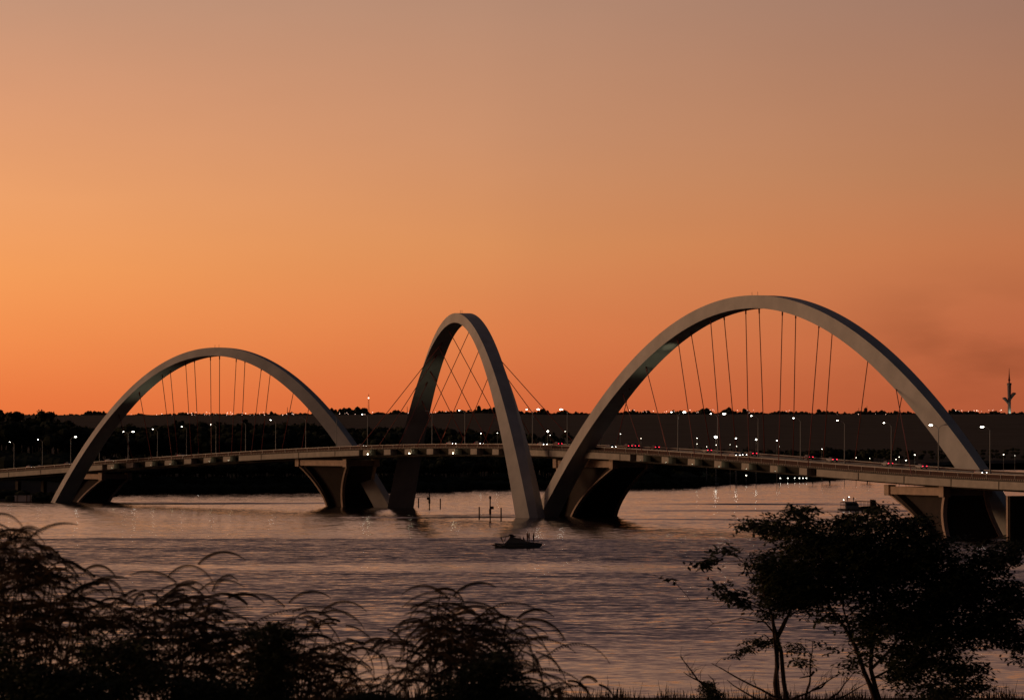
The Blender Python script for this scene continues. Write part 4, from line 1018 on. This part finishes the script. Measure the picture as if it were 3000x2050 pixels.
# ------------------------------------------------------------------ leafy things
def leaves(blobs,n,D0,dsp,seed,size,O,droop=.3,fill=.55):
    """leaves scattered through ellipsoids given in picture px at depth D0; returns quads relative to O"""
    r=np.random.default_rng(seed); area=np.array([b[2]*b[3]*b[4] for b in blobs],float); area/=area.sum(); out=[]
    k=D0/F
    for b,a in zip(blobs,area):
        m=int(n*a); 
        # sprays: little twigs, each carrying a row of leaves
        ns=max(3,m//9)
        ctr=r.normal(size=(ns,3)); ctr/=np.linalg.norm(ctr,axis=1)[:,None]; ctr*=(r.random(ns)**fill)[:,None]
        for c in ctr:
            P=at(b[0]+c[0]*b[2],b[1]+c[2]*b[3],D0+c[1]*dsp)
            ang=r.uniform(0,6.283); el=r.normal()*.25-.05; T=np.array([math.cos(ang)*math.cos(el),math.sin(ang)*math.cos(el),math.sin(el)])
            Sd=np.cross(T,[0,0,1]); Sd/=np.linalg.norm(Sd)+1e-9
            for i in range(9):
                q=P+T*(i-4)*size*.42; sg=1 if i%2 else -1
                d=Sd*sg+T*.6+np.array([0,0,r.normal()*.35-droop]); d/=np.linalg.norm(d); s=size*r.uniform(.65,1.15)
                wv=np.cross(d,np.array([r.normal()*.3,r.normal()*.3,1])); wv/=np.linalg.norm(wv)+1e-9; wv*=s*.21
                out.append([q,q+d*s*.5+wv,q+d*s,q+d*s*.5-wv])
    return np.array(out)-O
def leafy(name,label,cat,blobs,n,D0,dsp,seed,size,stems,group=None,solid=True,fill=.55):
    ax,ay=stems[0][0][:2]; base=at(ax,ay,D0); O=np.array([base[0],D0,min(base[2]-.5,bankz(base[0],D0))])
    e=empty(name,O); tag(e,label,cat,group)
    mb=MB(); mb.quads(leaves(blobs,n,D0,dsp,seed,size,O,fill=fill)); mb.build('foliage',M['leaf'],e)
    mb=MB()
    for st in stems:
        pts=[at(p[0],p[1],D0+(p[3] if len(p)>3 else 0))-O for p in st]; rad=[p[2] for p in st]
        if st[0][1]>=2040: pts.insert(0,np.array([pts[0][0],pts[0][1],-.3])); rad.insert(0,rad[0]*1.2)
        P=np.array(pts)
        fine=[];fr_=[]
        for i in range(len(P)-1):   # gentle kinks so limbs are not ruler-straight
            for t in (0,.5):
                q=P[i]*(1-t)+P[i+1]*t; 
                if t: q=q+rng.normal(size=3)*np.linalg.norm(P[i+1]-P[i])*.025
                fine.append(q); fr_.append(rad[i]*(1-t)+rad[i+1]*t)
        fine.append(P[-1]); fr_.append(rad[-1]); mb.tube(fine,fr_,6)
    mb.build('trunk',M['bark'],e,True)
    return e
# dense dark bushes among the arching shrubs (nearer than them)
g='dense dark bushes on the near bank'
def bush(label,cx,cy,rx,ry,D,seed,n=2600,extra=(),size=.075):
    n=int(n*1.7)
    return leafy('leafy_bush',label,'bush',[(cx,cy,rx,ry,1.0)]+list(extra),n,D,.7,seed,size,[[(cx,2049,.04),(cx,cy+ry*.4,.03),(cx-rx*.3,cy-ry*.3,.012)],[(cx+5,2049,.03),(cx+rx*.3,cy,.015),(cx+rx*.4,cy-ry*.3,.008)]],g,fill=.42)
bush('dense black bush under the dip between the first two arching shrubs',330,1960,100,85,36,51,3600,[(270,1900,40,45,1),(390,1900,50,50,1),(300,2040,160,65,1),(440,1990,90,60,.9)])
bush('dense black bush in the bottom left corner',70,2010,160,90,35,52,5200,[(200,2030,120,70,1),(-20,1900,60,60,.7)])
bush('upright black bush column left of the middle shrub',800,1930,60,110,37,53,3400,[(790,2030,80,50,1),(838,1856,42,26,.8),(745,1856,34,22,.6),(800,1832,30,16,.5)])
bush('low black bush at the bottom edge between second shrub and black column',610,2030,120,48,36,54,2600)
bush('broad black bush under the rounded arching shrub',1425,1990,110,60,38,55,4600,[(1380,2040,150,45,1),(1500,2040,90,40,1),(1450,1950,70,45,1)])
bush('small low bush at the bottom edge below the middle shrub',1080,2052,90,22,38,56,1300)
bush('tiny bush just above the bottom edge right of the rounded shrub',1638,2020,12,18,60,57,200,size=.05)

# right-hand tree
D=75
blobs=[(2290,1545,95,40,1.1),(2322,1496,20,24,.9),(2366,1490,18,22,.9),(2482,1516,22,22,.9),(2572,1496,28,32,.9),(2632,1528,34,26,.9),(2703,1526,30,24,.9),(2172,1536,28,9,.8),(2560,1830,90,60,.9),(2700,1820,90,60,1.1),(2430,1810,60,30,.5),(2870,1590,30,14,.7),(2965,1596,40,22,.9),(2990,1900,40,50,.6),(2210,1540,55,22,.8),(2345,1505,38,26,1),(2400,1580,110,60,1.3),(2480,1530,50,35,1),(2560,1530,55,40,1),(2520,1600,130,70,1.4),(2660,1550,70,45,1.1),(2700,1630,140,80,1.4),(2560,1690,170,80,1.4),(2330,1660,120,70,1.2),(2270,1720,70,60,1),(2400,1740,110,50,1.1),(2820,1700,120,80,1.2),(2900,1640,70,50,1),(2960,1620,50,40,.9),(2760,1760,130,70,1.2),(2620,1790,120,60,1),(2940,1730,80,50,.8),(2860,1840,120,70,1.0),(2960,1860,70,45,.8),(2740,1880,110,70,1.0),(2640,1900,80,60,.7),(2530,1880,60,55,.6),(2800,1960,100,45,1.0),(2500,1940,40,40,.5),(2640,1985,70,45,.8),(2760,2020,110,40,.9),(2690,1940,90,50,.8),(2870,2010,50,30,.6),(2930,1800,90,60,.9),(2990,1760,50,70,.8),(2450,1660,60,60,1)]
stems=[[(2563,2049,.055),(2531,1965,.05),(2500,1880,.04),(2440,1790,.03),(2380,1690,.02),(2330,1600,.01)],
 [(2576,2049,.055),(2551,1960,.05),(2558,1860,.045),(2563,1768,.035),(2560,1650,.02),(2570,1540,.01)],
 [(2551,1960,.04),(2640,1860,.03),(2720,1760,.022),(2800,1680,.014),(2880,1640,.008)],
 [(2558,1860,.03),(2620,1780,.022),(2660,1680,.015),(2680,1570,.008)],
 [(2500,1880,.025),(2470,1780,.02),(2460,1680,.014),(2470,1560,.008)],
 [(2640,1860,.022),(2740,1850,.016),(2850,1830,.012),(2950,1850,.006)],
 [(2551,1990,.03),(2650,1940,.02),(2760,1900,.014),(2840,1960,.006)]]
leafy('broadleaf_tree','large dark broadleaf tree in the right foreground overlapping the bridge pier','tree',blobs,58000,D,1.9,61,.16,stems)
blobs=[(2290,1700,75,60,1.1),(2240,1650,45,40,.8),(2350,1720,70,60,1),(2300,1770,90,35,.8),(2235,1880,55,16,.8),(2180,1900,32,12,.7),(2160,1918,18,8,.6),(2250,1800,40,16,.5),(2185,1660,22,12,.35)]
stems=[[(2276,2049,.05),(2277,1950,.048),(2275,1860,.045),(2262,1800,.03),(2240,1740,.02),(2225,1670,.01)],[(2305,2049,.05),(2292,1950,.045),(2277,1870,.04),(2310,1800,.03),(2340,1740,.02),(2370,1660,.01)],
 [(2275,1860,.025),(2240,1820,.018),(2170,1810,.012),(2090,1825,.008),(2070,1808,.004)],[(2090,1825,.006),(2062,1845,.003)],[(2275,1860,.02),(2300,1810,.016),(2350,1780,.01)],[(2275,1880,.018),(2220,1895,.012),(2140,1920,.006)],
 [(2270,1790,.02),(2230,1775,.016),(2180,1755,.012),(2140,1740,.008)],[(2180,1760,.01),(2100,1761,.008),(2022,1758,.007),(1985,1760,.003)],[(2022,1758,.006),(2000,1730,.005),(1978,1704,.003)],[(2205,1680,.012),(2190,1655,.01),(2170,1630,.008),(2150,1625,.004)],[(2175,1640,.006),(2110,1645,.004)]]
leafy('slender_tree','slender twin-trunked tree left of the large tree, bare side branches reaching left','tree',blobs,8500,73,1.0,62,.12,stems)
# big-leaved twig ends belonging to a neighbouring sapling
blobs=[(2065,1643,32,14,1.2),(2132,1608,20,14,1.2),(2108,1720,14,18,1.0),(2140,1745,28,14,1.1),(2175,1765,22,12,1),(1965,1697,18,6,.8),(2160,1738,20,12,.7)]
stems=[[(2262,1800,.02),(2200,1770,.012),(2120,1735,.006)],[(2200,1700,.012),(2180,1650,.009),(2155,1625,.006),(2135,1612,.003)],[(2180,1643,.006),(2060,1645,.003)],[(2000,1730,.005),(1968,1697,.003)],[(2262,1800,.02),(2270,1900,.02),(2285,2049,.025)]]
leafy('leafy_sapling','sapling with large rounded leaves on thin twigs pointing left over the water','tree',blobs,620,72,.22,63,.19,stems,fill=.5)
# bare shrub
stems=[]
for (x0,y0),(x1,y1) in (((2296,2049),(2085,1942)),((2240,2060),(2130,1990)),((2100,2049),(1992,1920)),((2090,2010),(2003,1968)),((2310,2049),(2465,1970)),((2360,2049),(2380,1876)),((2385,1965),(2342,1985)),((2424,2049),(2498,1973)),((2430,2049),(2540,2000)),((2380,2020),(2440,1980))):
    stems.append([(x0,y0,.030),((x0*2+x1)/3+6,(y0*2+y1)/3+6,.021),((x0+2*x1)/3,(y0+2*y1)/3+4,.015),(x1,y1,.007)])
    for _ in range(5):
        t=rng.uniform(.3,.95); bx=x0+(x1-x0)*t; by=y0+(y1-y0)*t; a=rng.uniform(-2.2,-.7); l_=rng.uniform(22,55)
        stems.append([(bx,by,.006),(bx+l_*.5*math.cos(a),by+l_*.5*math.sin(a),.004),(bx+l_*math.cos(a+.3),by+l_*math.sin(a+.3),.002)])
leafy('bare_shrub','nearly leafless twiggy shrub at the bottom edge below the slender tree','shrub',[(2330,1895,24,22,1),(2350,1940,26,20,.8),(2400,1880,14,10,.5),(2440,1900,22,18,.5)],420,70,.4,64,.13,stems)
leafy('leafy_bush','small round dark bush at the bottom edge left of the slender tree','bush',[(2085,2035,38,26,1),(2075,2010,22,18,1),(2030,2045,9,12,.8)],1500,68,.35,65,.08,[[(2085,2049,.02),(2080,2020,.01)],[(2105,2049,.02),(2090,1990,.012),(2075,1975,.005)]],g)
